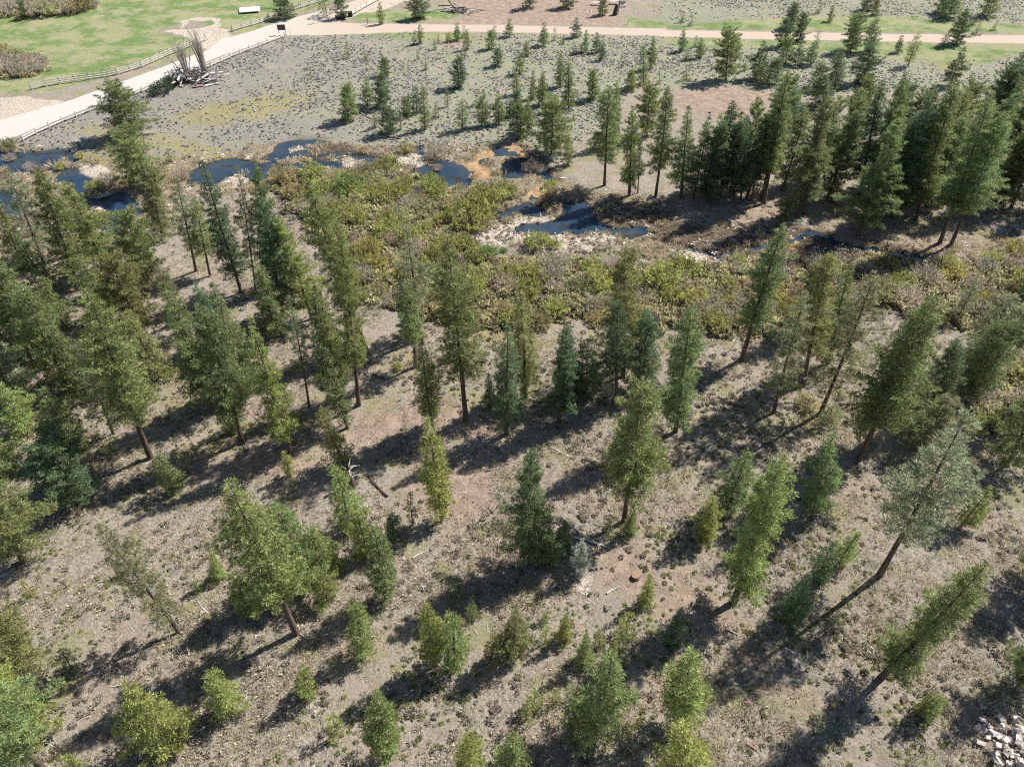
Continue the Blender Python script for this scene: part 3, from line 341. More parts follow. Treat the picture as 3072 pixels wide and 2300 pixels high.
TREES='''-74.62|135.42|9.83|3.49|-1.3|0.09|0|g|big lone bushy pine touching the fence beside the white gravel road
-64.38|114.20|10.56|3.21|-0.6|0.09|0|g|bushy pine just in front of the lone fence-side pine, above the ponds
-55.70|98.52|12.45|2.66|7.0|0.11|0|o|olive pine between the gravel bar pond and the blue channel
-132.53|209.20|4.24|1.23|7.0|0.06|0|d|young dark green pine by the far meadow's willow hedge
-61.25|209.86|5.05|2.76|-6.9|0.06|0|d|young broad dark green pine at the gravel road fence
-50.83|211.47|5.19|2.26|-7.0|0.06|1|o|young thin-crowned olive pine at the gravel road fence
-45.61|164.97|2.49|0.38|7.0|0.02|0|y|tiny yellow-green pine on the sagebrush below the junction
-63.40|124.03|2.63|0.76|7.0|0.02|0|o|tiny broad olive pine in the open sagebrush
-46.21|209.20|5.05|1.94|-6.2|0.06|0|d|young broad dark green pine in the road junction corner
-35.03|204.38|5.23|1.10|1.6|0.06|0|g|young green pine in the road junction corner
-38.61|204.00|2.78|0.32|3.0|0.02|1|s|tiny thin-crowned grey-green pine in the road junction corner
-25.23|209.20|5.78|2.44|-3.7|0.06|0|d|small broad dark green pine beside the slash pile
5.00|218.82|5.56|1.90|-2.3|0.34|0|d|small broad bare-stemmed dark green pine in the bare camp clearing
15.55|219.25|5.45|2.22|-3.0|0.34|0|d|young broad bare-stemmed dark green pine in the bare camp clearing
24.93|212.29|3.86|1.45|-0.7|0.06|0|g|young broad green pine at the picnic tables
-0.80|193.94|4.38|1.19|0.2|0.06|0|g|young green pine at the roadside, left of two
7.90|187.29|5.43|1.31|-1.7|0.06|0|g|young green pine along the dirt road's lower edge
16.50|193.59|4.65|1.27|-3.5|0.06|0|d|young dark green pine along the dirt road's lower edge
-24.28|187.62|3.43|0.94|3.5|0.02|0|d|young dark green pine along the roadside patch of reddish dirt
-22.91|188.75|4.48|0.94|1.7|0.06|0|g|young green pine along the roadside patch of reddish dirt
-19.03|184.31|2.18|0.56|1.3|0.02|0|d|tiny dark green pine along the roadside patch of reddish dirt, right of two
-18.53|188.98|2.32|0.57|3.1|0.02|0|o|tiny olive pine along the roadside patch of reddish dirt, right of two
-16.25|190.11|2.08|0.72|3.5|0.02|0|o|tiny broad olive pine by the white roadside post
-13.83|191.26|4.10|1.05|3.0|0.06|0|g|young green pine by the white roadside post
-12.29|193.59|2.88|0.73|1.1|0.02|0|s|young grey-green pine by the white roadside post
-11.11|183.98|4.70|0.92|1.6|0.06|0|o|young olive pine by the white roadside post
-11.31|177.33|3.70|0.81|0.9|0.06|0|d|young dark green pine by the white roadside post
-4.40|193.59|2.88|0.87|-0.6|0.02|1|s|young thin-crowned grey-green pine at the roadside
-5.06|184.53|4.02|1.33|0.1|0.06|0|g|young broad green pine at the roadside
3.52|179.71|3.62|0.91|-0.2|0.06|0|g|young green pine at the roadside, right of two
10.75|191.26|2.86|0.57|-0.8|0.02|1|s|young thin-crowned grey-green pine along the dirt road's lower edge
12.89|188.98|2.14|0.61|0.2|0.02|0|g|tiny green pine along the dirt road's lower edge
15.14|181.83|2.79|0.92|-1.9|0.02|0|d|tiny broad dark green pine in the group below the camp
17.06|182.90|2.10|0.74|-4.8|0.02|0|g|tiny broad green pine in the group below the camp
18.17|182.90|5.02|0.92|-2.4|0.06|0|g|young green pine in the group below the camp
20.86|182.37|4.67|1.19|-3.8|0.06|0|d|young dark green pine in the group below the camp, left of two
21.59|177.43|3.83|0.99|-2.3|0.06|0|d|young dark green pine in the group below the camp, right of two
-39.75|179.19|3.45|0.82|7.0|0.02|0|o|young olive pine on the sagebrush below the junction
-35.06|177.12|1.72|0.54|7.0|0.02|0|o|tiny broad olive pine on the sagebrush below the junction
-22.52|177.53|2.10|0.47|6.1|0.02|0|d|tiny dark green pine along the roadside patch of reddish dirt, left of two
-20.16|170.54|2.73|0.79|5.5|0.02|0|o|tiny olive pine along the roadside patch of reddish dirt, left of two
-29.23|167.11|3.72|1.29|3.9|0.06|0|g|young broad green pine on the sagebrush below the junction
-3.32|172.89|3.78|1.32|0.8|0.06|0|d|young broad dark green pine at the roadside
1.72|168.05|4.87|1.24|0.4|0.06|0|g|young green pine in the middle of the meadow, right of two
-11.97|159.84|6.32|1.62|5.0|0.06|0|d|small dark green pine on the open green sagebrush
0.90|155.53|4.85|1.10|-0.6|0.06|0|g|young green pine in the middle of the meadow, left of two
10.77|160.01|7.20|1.49|-3.2|0.09|0|g|small green pine near the isolated meadow pines, left of two
11.92|148.19|10.09|1.63|-2.6|0.09|0|g|middling green pine near the isolated meadow pines
4.55|153.03|5.89|0.96|-1.5|0.06|0|g|small green pine in the close meadow row, left of two
6.40|149.78|6.89|1.49|-0.6|0.06|0|g|small green pine in the close meadow row, right of two
-30.75|150.58|5.84|1.35|6.7|0.06|0|g|small green pine at the meadow's thin side
-27.46|148.98|6.57|1.69|5.3|0.06|0|d|small dark green pine at the meadow's thin side
-33.48|142.08|7.02|1.82|7.0|0.09|0|g|bushy mid-green pine at the meadow's edge, outermost toward the empty sagebrush
-19.93|146.40|5.26|1.40|3.3|0.06|0|d|young dark green pine in the clump above the braided channels
-17.36|137.74|8.35|1.18|2.2|0.09|0|g|small slender green pine in the clump above the braided channels
-15.62|143.58|3.31|0.85|3.7|0.02|0|o|young olive pine in the clump above the braided channels
-13.72|149.38|3.37|0.71|4.6|0.02|1|o|young thin-crowned olive pine on the open green sagebrush
-24.49|135.63|5.29|1.79|3.1|0.06|0|d|young broad dark green pine in the clump above the braided channels
-22.20|137.74|6.05|0.89|1.5|0.06|1|s|small thin-crowned grey-green pine in the clump above the braided channels
-21.74|144.33|3.77|1.23|3.0|0.06|0|g|young broad green pine in the clump above the braided channels
-27.41|138.45|3.41|0.72|4.1|0.02|1|s|young thin-crowned grey-green pine at the meadow's thin side
-9.96|138.09|6.21|1.49|2.8|0.06|1|g|small thin-crowned green pine above the orange creek bend
-6.10|139.88|7.26|1.50|5.1|0.09|0|g|small green pine above the orange creek bend
-7.14|149.78|3.22|0.67|3.5|0.02|0|o|young olive pine above the orange creek bend
-2.61|140.61|6.40|1.47|-0.6|0.06|0|g|small green pine behind the orange creek bend, leftmost of 3
1.60|134.26|6.56|1.60|-1.0|0.06|0|g|small green pine behind the orange creek bend, second from left
3.38|137.74|6.63|1.33|-2.9|0.06|0|g|small green pine behind the orange creek bend, rightmost of 3
-0.55|143.58|4.07|0.95|1.0|0.06|0|d|young dark green pine behind the orange creek bend
0.85|145.09|4.39|1.24|2.6|0.06|0|d|young dark green pine in the close meadow row
17.29|152.61|5.88|1.47|-4.4|0.06|0|g|small green pine near the isolated meadow pines, right of two
26.16|157.66|4.09|1.31|-4.3|0.06|0|g|young broad green pine at the meadow's rising edge
29.45|161.61|8.38|1.41|-6.4|0.09|0|g|small green pine at the meadow's rising edge, left of two
32.60|171.91|7.20|1.31|-1.7|0.09|0|g|small green pine at the meadow's rising edge, right of two
25.86|172.89|2.78|0.53|7.0|0.02|1|s|tiny thin-crowned grey-green pine at the meadow's rising edge
33.06|162.06|2.86|0.58|-6.8|0.02|1|s|young thin-crowned grey-green pine at the meadow's rising edge
7.44|127.47|10.21|2.99|-1.0|0.09|0|g|broad dense pine whose shadow falls on the creek's orange bend
10.38|122.70|5.78|1.30|-3.1|0.06|0|g|small green pine on the bank of the orange bend
16.30|115.02|16.87|2.86|-2.7|0.21|0|g|massive tall pine first of the row on the creek's far bank
20.27|111.61|15.34|1.88|-4.4|0.17|0|g|tall slender green pine in the far-bank front row
19.80|131.03|11.94|1.27|-3.5|0.09|0|g|middling slender green pine on the bank of the orange bend
26.51|135.08|9.91|2.17|-2.6|0.09|0|g|middling green pine at the meadow's rising edge
24.66|110.87|18.20|2.34|-2.5|0.30|0|g|tall far-bank pine with long bare dark trunk beside the shaded stand
21.86|112.46|10.05|0.79|-4.4|0.26|0|d|middling slender dark green pine in the far-bank front row
14.26|154.69|1.36|0.36|-6.4|0.02|0|d|tiny dark green pine near the isolated meadow pines
41.60|182.88|4.90|1.08|-2.5|0.06|0|d|young dark green pine below the dirt road on pale sage
45.64|186.40|2.54|0.60|-3.8|0.02|0|d|tiny dark green pine below the dirt road on pale sage
45.21|178.35|4.66|1.16|-4.7|0.06|0|g|young green pine below the dirt road on pale sage
41.76|176.70|2.47|0.77|-6.9|0.02|0|g|tiny broad green pine below the dirt road on pale sage
39.53|164.25|3.25|1.05|-5.8|0.02|0|o|young broad olive pine around the bare pink clearing
45.89|206.33|2.69|0.76|-0.2|0.02|0|g|tiny green pine on the slope beyond the road
47.70|203.58|2.66|0.64|-7.0|0.02|0|s|tiny grey-green pine on the slope beyond the road
48.61|164.75|10.86|2.58|-6.6|0.09|0|g|middling green pine around the bare pink clearing
54.84|181.39|4.45|0.88|-4.9|0.06|0|g|young green pine around the bare pink clearing, left of two
54.40|170.82|3.50|0.90|-6.8|0.02|0|g|young green pine around the bare pink clearing, right of two
55.65|165.74|8.07|2.25|1.7|0.09|0|d|small dark green pine around the bare pink clearing
55.86|162.79|3.93|1.45|-2.2|0.06|0|g|young broad green pine around the bare pink clearing
58.15|161.83|5.29|1.86|2.5|0.06|0|d|young broad dark green pine around the bare pink clearing
73.63|201.15|6.05|1.80|-1.5|0.06|0|d|small broad dark green pine where saplings cross the dirt road
67.68|186.40|6.42|1.59|-6.9|0.06|0|d|small dark green pine where saplings cross the dirt road, left of two
72.95|190.87|6.43|1.73|-3.4|0.06|0|d|small dark green pine where saplings cross the dirt road, right of two
65.02|175.07|5.50|1.75|-7.0|0.06|0|g|small broad green pine in the roadside thicket
67.59|173.99|5.48|1.42|-7.0|0.06|0|d|young dark green pine in the roadside thicket
75.86|186.40|3.84|1.10|-7.0|0.06|0|g|young green pine in the roadside thicket
70.57|173.99|5.13|1.55|-7.0|0.06|0|g|young broad green pine in the roadside thicket
85.00|214.21|3.35|0.78|-1.7|0.02|0|g|young green pine beyond the dirt road's middle stretch
86.02|207.03|4.08|0.98|-2.4|0.06|0|o|young olive pine beyond the dirt road's middle stretch
99.79|217.20|4.19|1.92|-7.0|0.06|0|d|young broad dark green pine beyond the dirt road's middle stretch
100.31|212.75|3.74|1.11|-5.2|0.06|0|o|young broad olive pine beyond the dirt road's middle stretch
83.10|182.88|8.49|2.35|-5.7|0.09|0|g|small green pine in the pair of roadside clusters, left of two
87.34|182.54|8.59|2.05|-3.1|0.09|0|g|small green pine in the pair of roadside clusters, right of two
71.44|159.64|8.68|2.43|-6.4|0.09|0|d|small dark green pine in the grove's top fringe
78.60|162.31|7.82|2.30|-3.4|0.09|0|d|small broad dark green pine in the pair of roadside clusters
94.59|182.31|3.98|1.02|-3.4|0.06|0|d|young dark green pine on the yellow roadside grass
93.27|172.93|7.38|1.73|-2.1|0.09|1|g|small thin-crowned green pine on the yellow roadside grass
111.94|188.80|7.56|2.01|-3.9|0.09|0|d|small dark green pine at the road's far end
107.96|186.99|2.35|0.84|-7.0|0.02|0|o|tiny broad olive pine at the road's far end
120.04|195.65|3.57|1.04|-5.7|0.06|0|o|young broad olive pine at the road's far end
119.65|209.86|5.29|2.85|-4.5|0.06|0|g|young broad green pine above the dirt road's far end, left of two
119.45|214.21|4.56|2.01|-7.0|0.06|0|d|young broad dark green pine above the dirt road's far end
130.87|211.29|5.31|2.42|-6.5|0.06|0|g|young broad green pine above the dirt road's far end, right of two
126.16|198.89|2.44|0.68|5.0|0.02|0|s|tiny grey-green pine above the dirt road's far end
97.63|160.87|8.28|2.04|-2.1|0.09|0|d|small dark green pine on the yellow roadside grass
66.89|159.64|5.02|1.63|4.2|0.06|0|o|young broad olive pine in the grove's top fringe
29.00|110.45|16.13|2.14|-4.7|0.21|0|g|tall slender green pine in the dark shaded stand, left of two
35.88|128.48|5.99|1.22|-1.1|0.06|1|s|small thin-crowned grey-green pine in the dark shaded stand
35.85|111.41|16.00|2.31|-4.7|0.11|0|d|tall slender dark green pine in the dark shaded stand
38.22|111.41|14.73|1.70|-7.0|0.11|0|g|tall slender green pine in the dark shaded stand, right of two
41.36|114.59|15.52|2.43|-7.0|0.11|0|g|tall green pine behind the creek's first cut bank, right of two
35.40|114.59|12.90|1.82|-6.4|0.11|0|g|middling slender green pine in the dark shaded stand
39.08|109.72|13.36|1.84|-7.0|0.11|0|d|middling slender dark green pine behind the creek's first cut bank, left of two
42.65|108.40|22.09|2.45|-3.5|0.38|0|g|tall pine whose long bare trunk leans over the small sandy clearing
42.71|109.89|18.33|2.12|-5.3|0.34|0|d|tall slender bare-stemmed dark green pine behind the creek's first cut bank
40.54|108.40|13.92|1.74|-3.4|0.26|0|d|middling slender dark green pine behind the creek's first cut bank, right of two
33.23|109.44|9.76|1.70|-4.7|0.09|0|d|middling dark green pine in the dark shaded stand, left of two
53.49|138.05|10.08|2.54|-4.3|0.09|0|g|middling green pine in the grove's top fringe, left of two
47.21|104.08|19.60|2.98|-2.4|0.26|0|o|tall olive pine behind the creek's first cut bank
48.34|104.76|16.94|1.62|-7.0|0.11|0|d|tall slender dark green pine around the hose clearing
44.48|103.38|5.35|1.35|0.1|0.06|0|g|young green pine behind the creek's first cut bank
48.45|108.31|2.74|1.33|6.6|0.02|1|g|tiny thin-crowned green pine around the hose clearing
64.74|149.17|6.06|2.17|-7.0|0.06|0|d|small broad dark green pine in the grove's top fringe
56.22|115.78|15.19|2.69|1.2|0.11|0|g|tall green pine around the hose clearing, right of two
60.19|111.69|19.13|2.21|-7.0|0.11|0|d|tall slender dark green pine in the densest part of the grove
63.78|114.59|19.19|2.25|-7.0|0.11|0|g|tall slender green pine in the densest part of the grove
54.97|98.57|18.68|3.37|-0.2|0.09|0|g|wide full-skirted pine leaning over the creek's dark cut bank
57.67|101.02|13.63|2.17|-4.6|0.11|0|g|middling green pine in the grove's sunlit front, left of two
62.45|103.56|21.42|3.02|-2.7|0.11|0|d|tall slender dark green pine in the grove's sunlit front
66.22|103.05|22.40|2.93|-5.5|0.11|0|g|tall slender green pine in the grove's sunlit front
73.85|114.59|16.55|2.35|-4.0|0.11|0|o|tall slender olive pine in the grove's sunlit front
67.09|96.18|23.96|2.72|-7.0|0.30|0|g|tall slender bare-stemmed green pine at the grove's creekside corner
68.65|95.72|20.66|3.22|-4.9|0.26|0|g|tall green pine at the grove's creekside corner, left of two
70.16|108.89|12.67|2.44|-3.3|0.11|0|d|middling dark green pine in the grove's sunlit front
80.26|112.84|12.57|2.50|-4.1|0.11|0|g|middling green pine at the grove's far side, third from left
83.32|108.89|12.15|2.45|-7.0|0.11|0|g|middling green pine at the grove's creekside corner, left of two
99.18|140.99|11.74|2.75|-7.0|0.09|0|d|middling dark green pine at the grove's far side, second from left
91.16|123.26|14.35|2.48|-7.0|0.11|0|g|tall green pine at the grove's far side, right of two
120.74|173.99|4.42|1.33|-6.3|0.06|0|d|young broad dark green pine at the road's far end
83.77|106.99|14.52|3.30|-1.3|0.26|0|d|dark ragged pine with thick leaning trunk above the pale bank
75.69|130.71|10.44|2.27|0.8|0.09|0|o|middling olive pine in the densest part of the grove, right of two
71.03|130.71|9.27|2.10|1.5|0.09|0|o|middling olive pine in the densest part of the grove, left of two
73.99|120.69|12.06|2.46|-0.3|0.11|0|g|middling green pine in the grove's sunlit front, right of two
-70.52|90.20|14.73|2.39|7.0|0.11|0|s|tall grey-green pine below the left wetland
-62.52|83.56|18.57|2.56|7.0|0.17|0|g|great spreading pine with stout brown trunk below the round gravel pond
-60.69|88.40|14.10|2.79|1.5|0.11|0|g|tall green pine below the gravel bar pond
-74.38|90.72|10.82|1.77|7.0|0.30|0|o|middling bare-stemmed olive pine below the left wetland
-52.89|85.62|11.13|2.44|1.5|0.30|0|g|middling bare-stemmed green pine beside the deep blue pond
-47.02|88.40|15.19|1.87|6.0|0.11|0|s|tall slender grey-green pine in front of the blue channel
-38.75|83.01|20.03|2.18|1.0|0.17|0|d|tall slender dark green pine in the dark pond-side cluster
-44.63|87.34|12.43|1.72|7.0|0.26|0|g|middling slender green pine in front of the blue channel
-36.45|82.28|19.60|1.21|6.8|0.11|0|s|tall slender grey-green pine in the dark pond-side cluster
-34.21|84.56|19.39|1.64|5.7|0.11|0|g|tall slender green pine in the dark pond-side cluster
-31.45|77.47|18.41|2.63|3.4|0.11|0|d|broad very dark dense pine tallest in the near-pond group
-19.06|70.43|24.98|2.29|-7.0|0.30|0|g|tall slender bare-stemmed green pine at the willow thicket's near corner
-18.30|60.05|24.75|1.81|3.4|0.26|0|g|tall slender green pine by the stump of broken branches
-20.75|61.07|15.89|1.74|1.2|0.30|0|g|tall slender bare-stemmed green pine around the thin poles
-24.76|52.58|19.44|1.64|0.4|0.17|0|y|bright yellow-green spire-shaped pine among duller forest pines
-27.43|76.90|15.64|2.49|-4.5|0.11|0|y|tall yellow-green pine in the dark pond-side cluster
-24.28|60.05|16.08|1.16|2.8|0.30|1|s|tall thin-crowned bare-stemmed grey-green pine around the thin poles
-31.82|62.58|16.36|1.92|-0.8|0.26|0|g|tall slender green pine in the brown-floored forest, right of two
-33.19|61.53|15.34|1.72|7.0|0.26|0|s|tall slender grey-green pine in the brown-floored forest
-35.76|59.27|18.52|2.12|0.6|0.13|0|g|tall slender green pine in the brown-floored forest, left of two
-30.60|54.21|18.71|2.73|2.5|0.26|0|g|forest pine with pale mossy bare trunk casting a thin line shadow
-40.18|51.87|22.87|3.04|6.5|0.09|0|g|tall slender green pine in the crowded forest wing
-45.82|55.50|13.92|2.00|4.6|0.11|0|s|middling slender grey-green pine in the crowded forest wing
-50.33|74.71|11.34|2.70|1.3|0.09|0|o|middling olive pine beside the deep blue pond
-60.37|75.07|8.12|1.58|5.2|0.09|0|g|small green pine below the gravel bar pond
-60.66|66.98|16.38|3.79|7.0|0.11|0|g|tall green pine on the forest's shaded flank, left of two
-55.17|64.20|14.76|2.64|6.9|0.11|0|g|tall green pine on the forest's shaded flank, right of two
-59.17|60.67|8.65|2.62|2.5|0.09|0|s|small broad grey-green pine on the forest's shaded flank
-55.59|55.50|7.88|2.04|2.0|0.09|0|y|small yellow-green pine in the deep-shadow hollow
-47.87|48.66|10.28|1.90|7.0|0.09|0|g|middling green pine in the deep-shadow hollow, second from left
-46.02|45.89|9.45|2.52|7.0|0.09|0|d|middling dark green pine in the deep-shadow hollow, right of two
-47.54|38.39|16.09|2.86|7.0|0.17|0|o|tall olive pine at the slope's left fringe
-44.98|52.36|3.39|0.92|-0.9|0.02|0|g|young green pine in the crowded forest wing
-35.97|47.21|5.91|1.25|3.4|0.06|0|g|small green pine beside the reddish track
-35.21|49.72|5.23|0.57|0.0|0.06|1|s|young thin-crowned grey-green pine beside the reddish track, left of two
-34.54|51.39|3.92|0.40|-1.0|0.06|1|s|young thin-crowned grey-green pine beside the reddish track, right of two
-32.23|55.92|4.18|1.04|-1.3|0.06|0|g|young green pine in the brown-floored forest
-24.04|49.35|4.09|0.68|1.5|0.06|0|y|young yellow-green pine by the stump of broken branches
-19.05|56.44|14.02|1.56|-6.0|0.17|0|o|tall slender olive pine by the stump of broken branches
-18.41|50.91|8.94|1.33|-5.9|0.09|0|o|small slender olive pine by the stump of broken branches
-16.34|42.20|9.65|1.49|-0.5|0.09|0|y|bright full young pine standing above the long forked shadow
-5.38|57.51|25.16|2.62|-1.9|0.26|0|g|tall pointed pine at forest centre with straight bare lower trunk
-12.37|72.12|16.92|2.24|-1.3|0.26|1|s|tall thin-crowned grey-green pine at the willow thicket's front
-13.46|72.95|9.58|1.50|-1.0|0.09|0|d|middling dark green pine at the willow thicket's front
-12.23|66.79|12.93|1.51|0.1|0.30|0|g|middling slender bare-stemmed green pine at the willow thicket's front
-9.22|56.71|13.00|1.57|-0.2|0.11|0|g|middling slender green pine in the mid-forest group
1.65|61.25|16.58|1.74|-3.4|0.11|0|o|tall slender olive pine in the mid-forest group
-0.54|55.34|15.77|1.83|0.9|0.26|0|d|dark pine with straight grey trunk standing mid-forest by a pale clearing
-2.63|59.99|5.23|0.82|-0.9|0.06|0|d|young dark green pine in the mid-forest group
1.48|60.45|4.30|0.69|-2.2|0.06|0|g|young green pine in the mid-forest group
5.46|57.40|14.65|1.81|-0.7|0.17|0|d|tall slender dark green pine in the mid-forest group
9.06|61.71|9.01|1.66|-3.6|0.09|0|d|middling dark green pine under the willow edge cluster, left of two
7.79|62.12|6.42|1.19|-4.6|0.06|0|d|small dark green pine under the willow edge cluster
13.90|65.11|18.23|3.31|-6.1|0.11|0|o|tall olive pine under the willow edge cluster
12.56|60.45|15.06|2.12|-4.7|0.17|0|d|tall slender dark green pine under the willow edge cluster
16.27|62.70|12.47|2.49|-5.6|0.09|0|d|middling dark green pine under the willow edge cluster, right of two
18.56|86.65|4.96|0.39|-5.3|0.06|1|s|young thin-crowned grey-green pine in the far-bank front row
11.46|43.22|19.34|2.97|-1.8|0.10|0|g|huge broad green pine over reddish soil in the middle foreground
-7.17|43.34|14.53|1.63|-1.5|0.13|0|y|slim bright pine mid-foreground with short dark trunk and long shadow
1.75|38.24|15.85|2.44|-0.3|0.07|0|d|bushy dark pine throwing the widest shadow in the middle foreground
3.76|38.24|5.63|1.26|-2.8|0.06|0|g|small green pine around the bushy dark pine
5.35|40.14|4.54|0.78|-6.2|0.06|0|d|young dark green pine around the bushy dark pine
6.44|37.14|5.55|0.97|-1.2|0.06|0|b|pale blue-grey young fir beside the white mineral streak
9.71|41.71|3.18|0.83|-2.4|0.02|0|g|young green pine on the reddish soil, left of two
11.69|41.71|4.52|0.74|0.1|0.06|0|g|young green pine on the reddish soil, right of two
12.38|34.04|5.00|0.73|-2.7|0.06|0|y|young slender yellow-green pine by the sawn stump
-11.91|41.32|3.99|0.90|5.6|0.06|0|d|young dark green pine in the small mixed group
-10.05|42.72|5.03|0.56|2.5|0.06|1|o|young thin-crowned olive pine on the straw-coloured slope
-14.23|39.37|7.13|1.27|1.4|0.09|0|y|small yellow-green pine in the small mixed group
-11.75|34.38|11.02|1.53|1.8|0.13|0|g|middling slender green pine behind the golden-branched pine
-17.23|37.50|7.44|1.40|-5.0|0.09|0|g|small green pine behind the golden-branched pine
-17.11|34.31|5.21|1.21|-1.2|0.06|0|g|young green pine behind the golden-branched pine
-19.39|31.15|21.34|2.55|-0.7|0.15|0|g|tall pine with golden inner branches leaning over its trunk shadow
-19.87|35.60|12.65|2.22|0.5|0.11|0|g|middling green pine behind the golden-branched pine
-28.10|36.77|4.34|0.70|7.0|0.06|0|y|young yellow-green pine around the golden-branched pine
-24.47|33.64|5.76|1.35|-0.3|0.06|0|y|small yellow-green pine around the golden-branched pine
-29.93|31.21|16.05|2.01|-3.6|0.17|1|s|thin grey-green pine with long exposed brown trunk on open slope
-29.40|35.35|2.04|0.40|7.0|0.02|0|y|tiny yellow-green pine around the golden-branched pine
-44.89|34.66|2.56|0.46|7.0|0.02|0|y|tiny yellow-green pine at the slope's left fringe
-37.98|27.66|3.19|0.64|7.0|0.02|0|d|young dark green pine in the near left corner
-27.72|21.76|11.47|2.07|5.8|0.09|0|y|large fluffy yellow-green pine in the near corner foreground
-23.42|24.28|6.77|1.27|1.4|0.06|0|y|small yellow-green pine on the near open slope
-17.24|25.37|5.19|0.93|7.0|0.06|0|y|young yellow-green pine on the flat near ground, left of two
-32.89|18.78|5.45|0.94|7.0|0.06|0|y|young yellow-green pine in the near left corner
-38.78|22.22|13.64|2.37|7.0|0.11|0|y|middling yellow-green pine in the near left corner
-42.21|27.72|12.11|2.30|7.0|0.17|0|o|middling olive pine in the near left corner
-36.91|20.02|18.01|2.83|5.6|0.26|0|g|tall green pine in the near left corner, right of two
-13.15|29.15|8.36|1.19|5.2|0.09|0|y|small slender yellow-green pine beside the pair of young pines
-6.64|28.25|10.55|1.26|1.2|0.09|0|y|middling slender yellow-green pine in the near middle pair, left of two
-5.00|27.95|9.12|1.21|1.4|0.09|0|y|middling slender yellow-green pine in the near middle pair, right of two
-3.60|32.64|2.36|0.57|0.0|0.02|0|y|tiny yellow-green pine in the near middle pair
-5.17|34.66|3.17|0.77|2.0|0.02|0|d|young dark green pine in the near middle pair
-0.03|29.15|7.58|1.58|3.5|0.09|0|o|small olive pine by the twin olive bushes
-1.92|28.70|3.57|0.86|3.5|0.06|0|o|young olive pine by the twin olive bushes
4.58|30.54|4.41|0.73|0.1|0.06|0|y|young yellow-green pine on the grey grass strip, right of two
2.88|30.23|2.82|0.51|0.5|0.02|0|y|young yellow-green pine on the grey grass strip, left of two
3.01|32.31|1.44|0.38|0.6|0.02|0|y|tiny yellow-green pine on the grey grass strip
6.21|28.40|5.18|0.82|-1.5|0.06|0|y|young yellow-green pine along the yellow weed streak, leftmost of 3
7.79|29.77|3.24|0.58|-3.4|0.02|0|o|young olive pine along the yellow weed streak
10.31|31.18|3.37|0.88|-4.9|0.02|0|y|young yellow-green pine along the yellow weed streak, rightmost of 3
9.47|29.00|3.56|0.83|-4.6|0.06|0|y|young yellow-green pine along the yellow weed streak, second from left
6.66|22.63|13.27|2.24|0.4|0.09|0|g|broad rounded green pine in the near foreground over a tilted shadow
1.77|24.55|2.71|0.61|4.5|0.02|0|y|tiny yellow-green pine on the near grey grass, left of two
1.21|23.61|3.38|0.54|1.9|0.02|0|y|young yellow-green pine on the near grey grass
3.73|24.96|2.38|0.39|-1.2|0.02|0|y|tiny yellow-green pine on the near grey grass, right of two
-10.03|20.51|11.50|1.46|4.0|0.09|0|y|plump bright pine alone near the picture's lower edge
-14.19|22.43|3.45|0.64|7.0|0.02|0|y|young yellow-green pine on the flat near ground, right of two
-3.26|19.13|8.03|1.23|4.0|0.09|0|y|small yellow-green pine at the picture's bottom edge
-0.15|18.90|9.55|1.61|0.1|0.09|0|g|middling green pine at the picture's bottom edge
-8.64|26.64|1.58|0.31|5.6|0.02|0|y|tiny yellow-green pine on the bare near slope
12.92|18.20|12.95|1.80|-7.0|0.11|0|y|middling slender yellow-green pine by the soil bank foreground, left of two
13.80|23.26|12.23|1.78|-4.9|0.11|0|y|middling slender yellow-green pine by the soil bank foreground, right of two
34.13|23.74|4.29|0.80|-7.0|0.06|0|y|young yellow-green pine near the corner rock pile
33.58|24.06|4.15|0.47|-7.0|0.06|0|o|young slender olive pine near the corner rock pile
19.40|41.12|6.74|1.43|-4.6|0.06|0|y|small yellow-green pine in the shadow gap
22.27|44.60|9.14|1.96|1.0|0.13|0|g|middling green pine in the shadow gap
20.62|34.18|19.98|2.18|-1.8|0.10|0|y|tall fluffy yellow-green pine with short thick trunk on bare soil
30.72|43.42|12.83|1.65|-7.0|0.17|0|g|middling slender green pine beside the forked pine
25.42|32.64|7.27|1.21|-2.5|0.09|0|d|small dark green pine under the forked pine, left of two
29.04|36.41|5.78|1.16|-5.0|0.06|0|d|small dark green pine under the forked pine, right of two
31.72|38.24|5.21|1.04|2.2|0.06|0|y|young yellow-green pine under the forked pine
14.33|30.08|5.10|0.94|-2.6|0.06|0|d|young dark green pine along the yellow weed streak
35.14|36.92|22.80|3.37|-4.2|0.17|0|s|enormous loose grey-green pine whose thick trunk bends at a fork
45.78|42.72|6.21|1.26|1.7|0.06|0|y|small yellow-green pine on the bright outer slope
31.80|27.22|18.19|1.95|2.1|0.17|0|g|strongly leaning-looking pine with long dark bare trunk, near foreground
43.45|26.61|9.66|2.03|-7.0|0.09|0|g|middling green pine in the near right corner
29.37|32.14|2.08|0.39|-7.0|0.02|0|g|tiny green pine under the forked pine
18.86|55.81|18.38|2.29|-4.2|0.13|0|g|full narrow pine with short grey trunk below the reddish willows
29.38|68.13|19.68|2.35|1.5|0.26|0|g|tall pine standing alone against the creek willows, base beside a white pole
30.90|58.71|17.64|2.30|-2.8|0.21|0|s|tall slender grey-green pine in the sunny edge group
35.89|63.53|18.83|2.53|-7.0|0.26|0|o|tall slender olive pine in the sunny edge group
36.38|58.60|19.98|3.01|-2.4|0.21|0|s|tall grey-green pine in the sunny edge group
40.09|67.62|15.30|1.81|-7.0|0.11|0|g|tall slender green pine in the sunny edge group
38.38|51.48|21.79|3.29|-2.6|0.21|0|g|largest dark-trunked spreading pine at the forest's sunny side edge
40.20|53.96|18.74|2.46|-7.0|0.11|0|g|tall slender green pine around the largest spreading pine
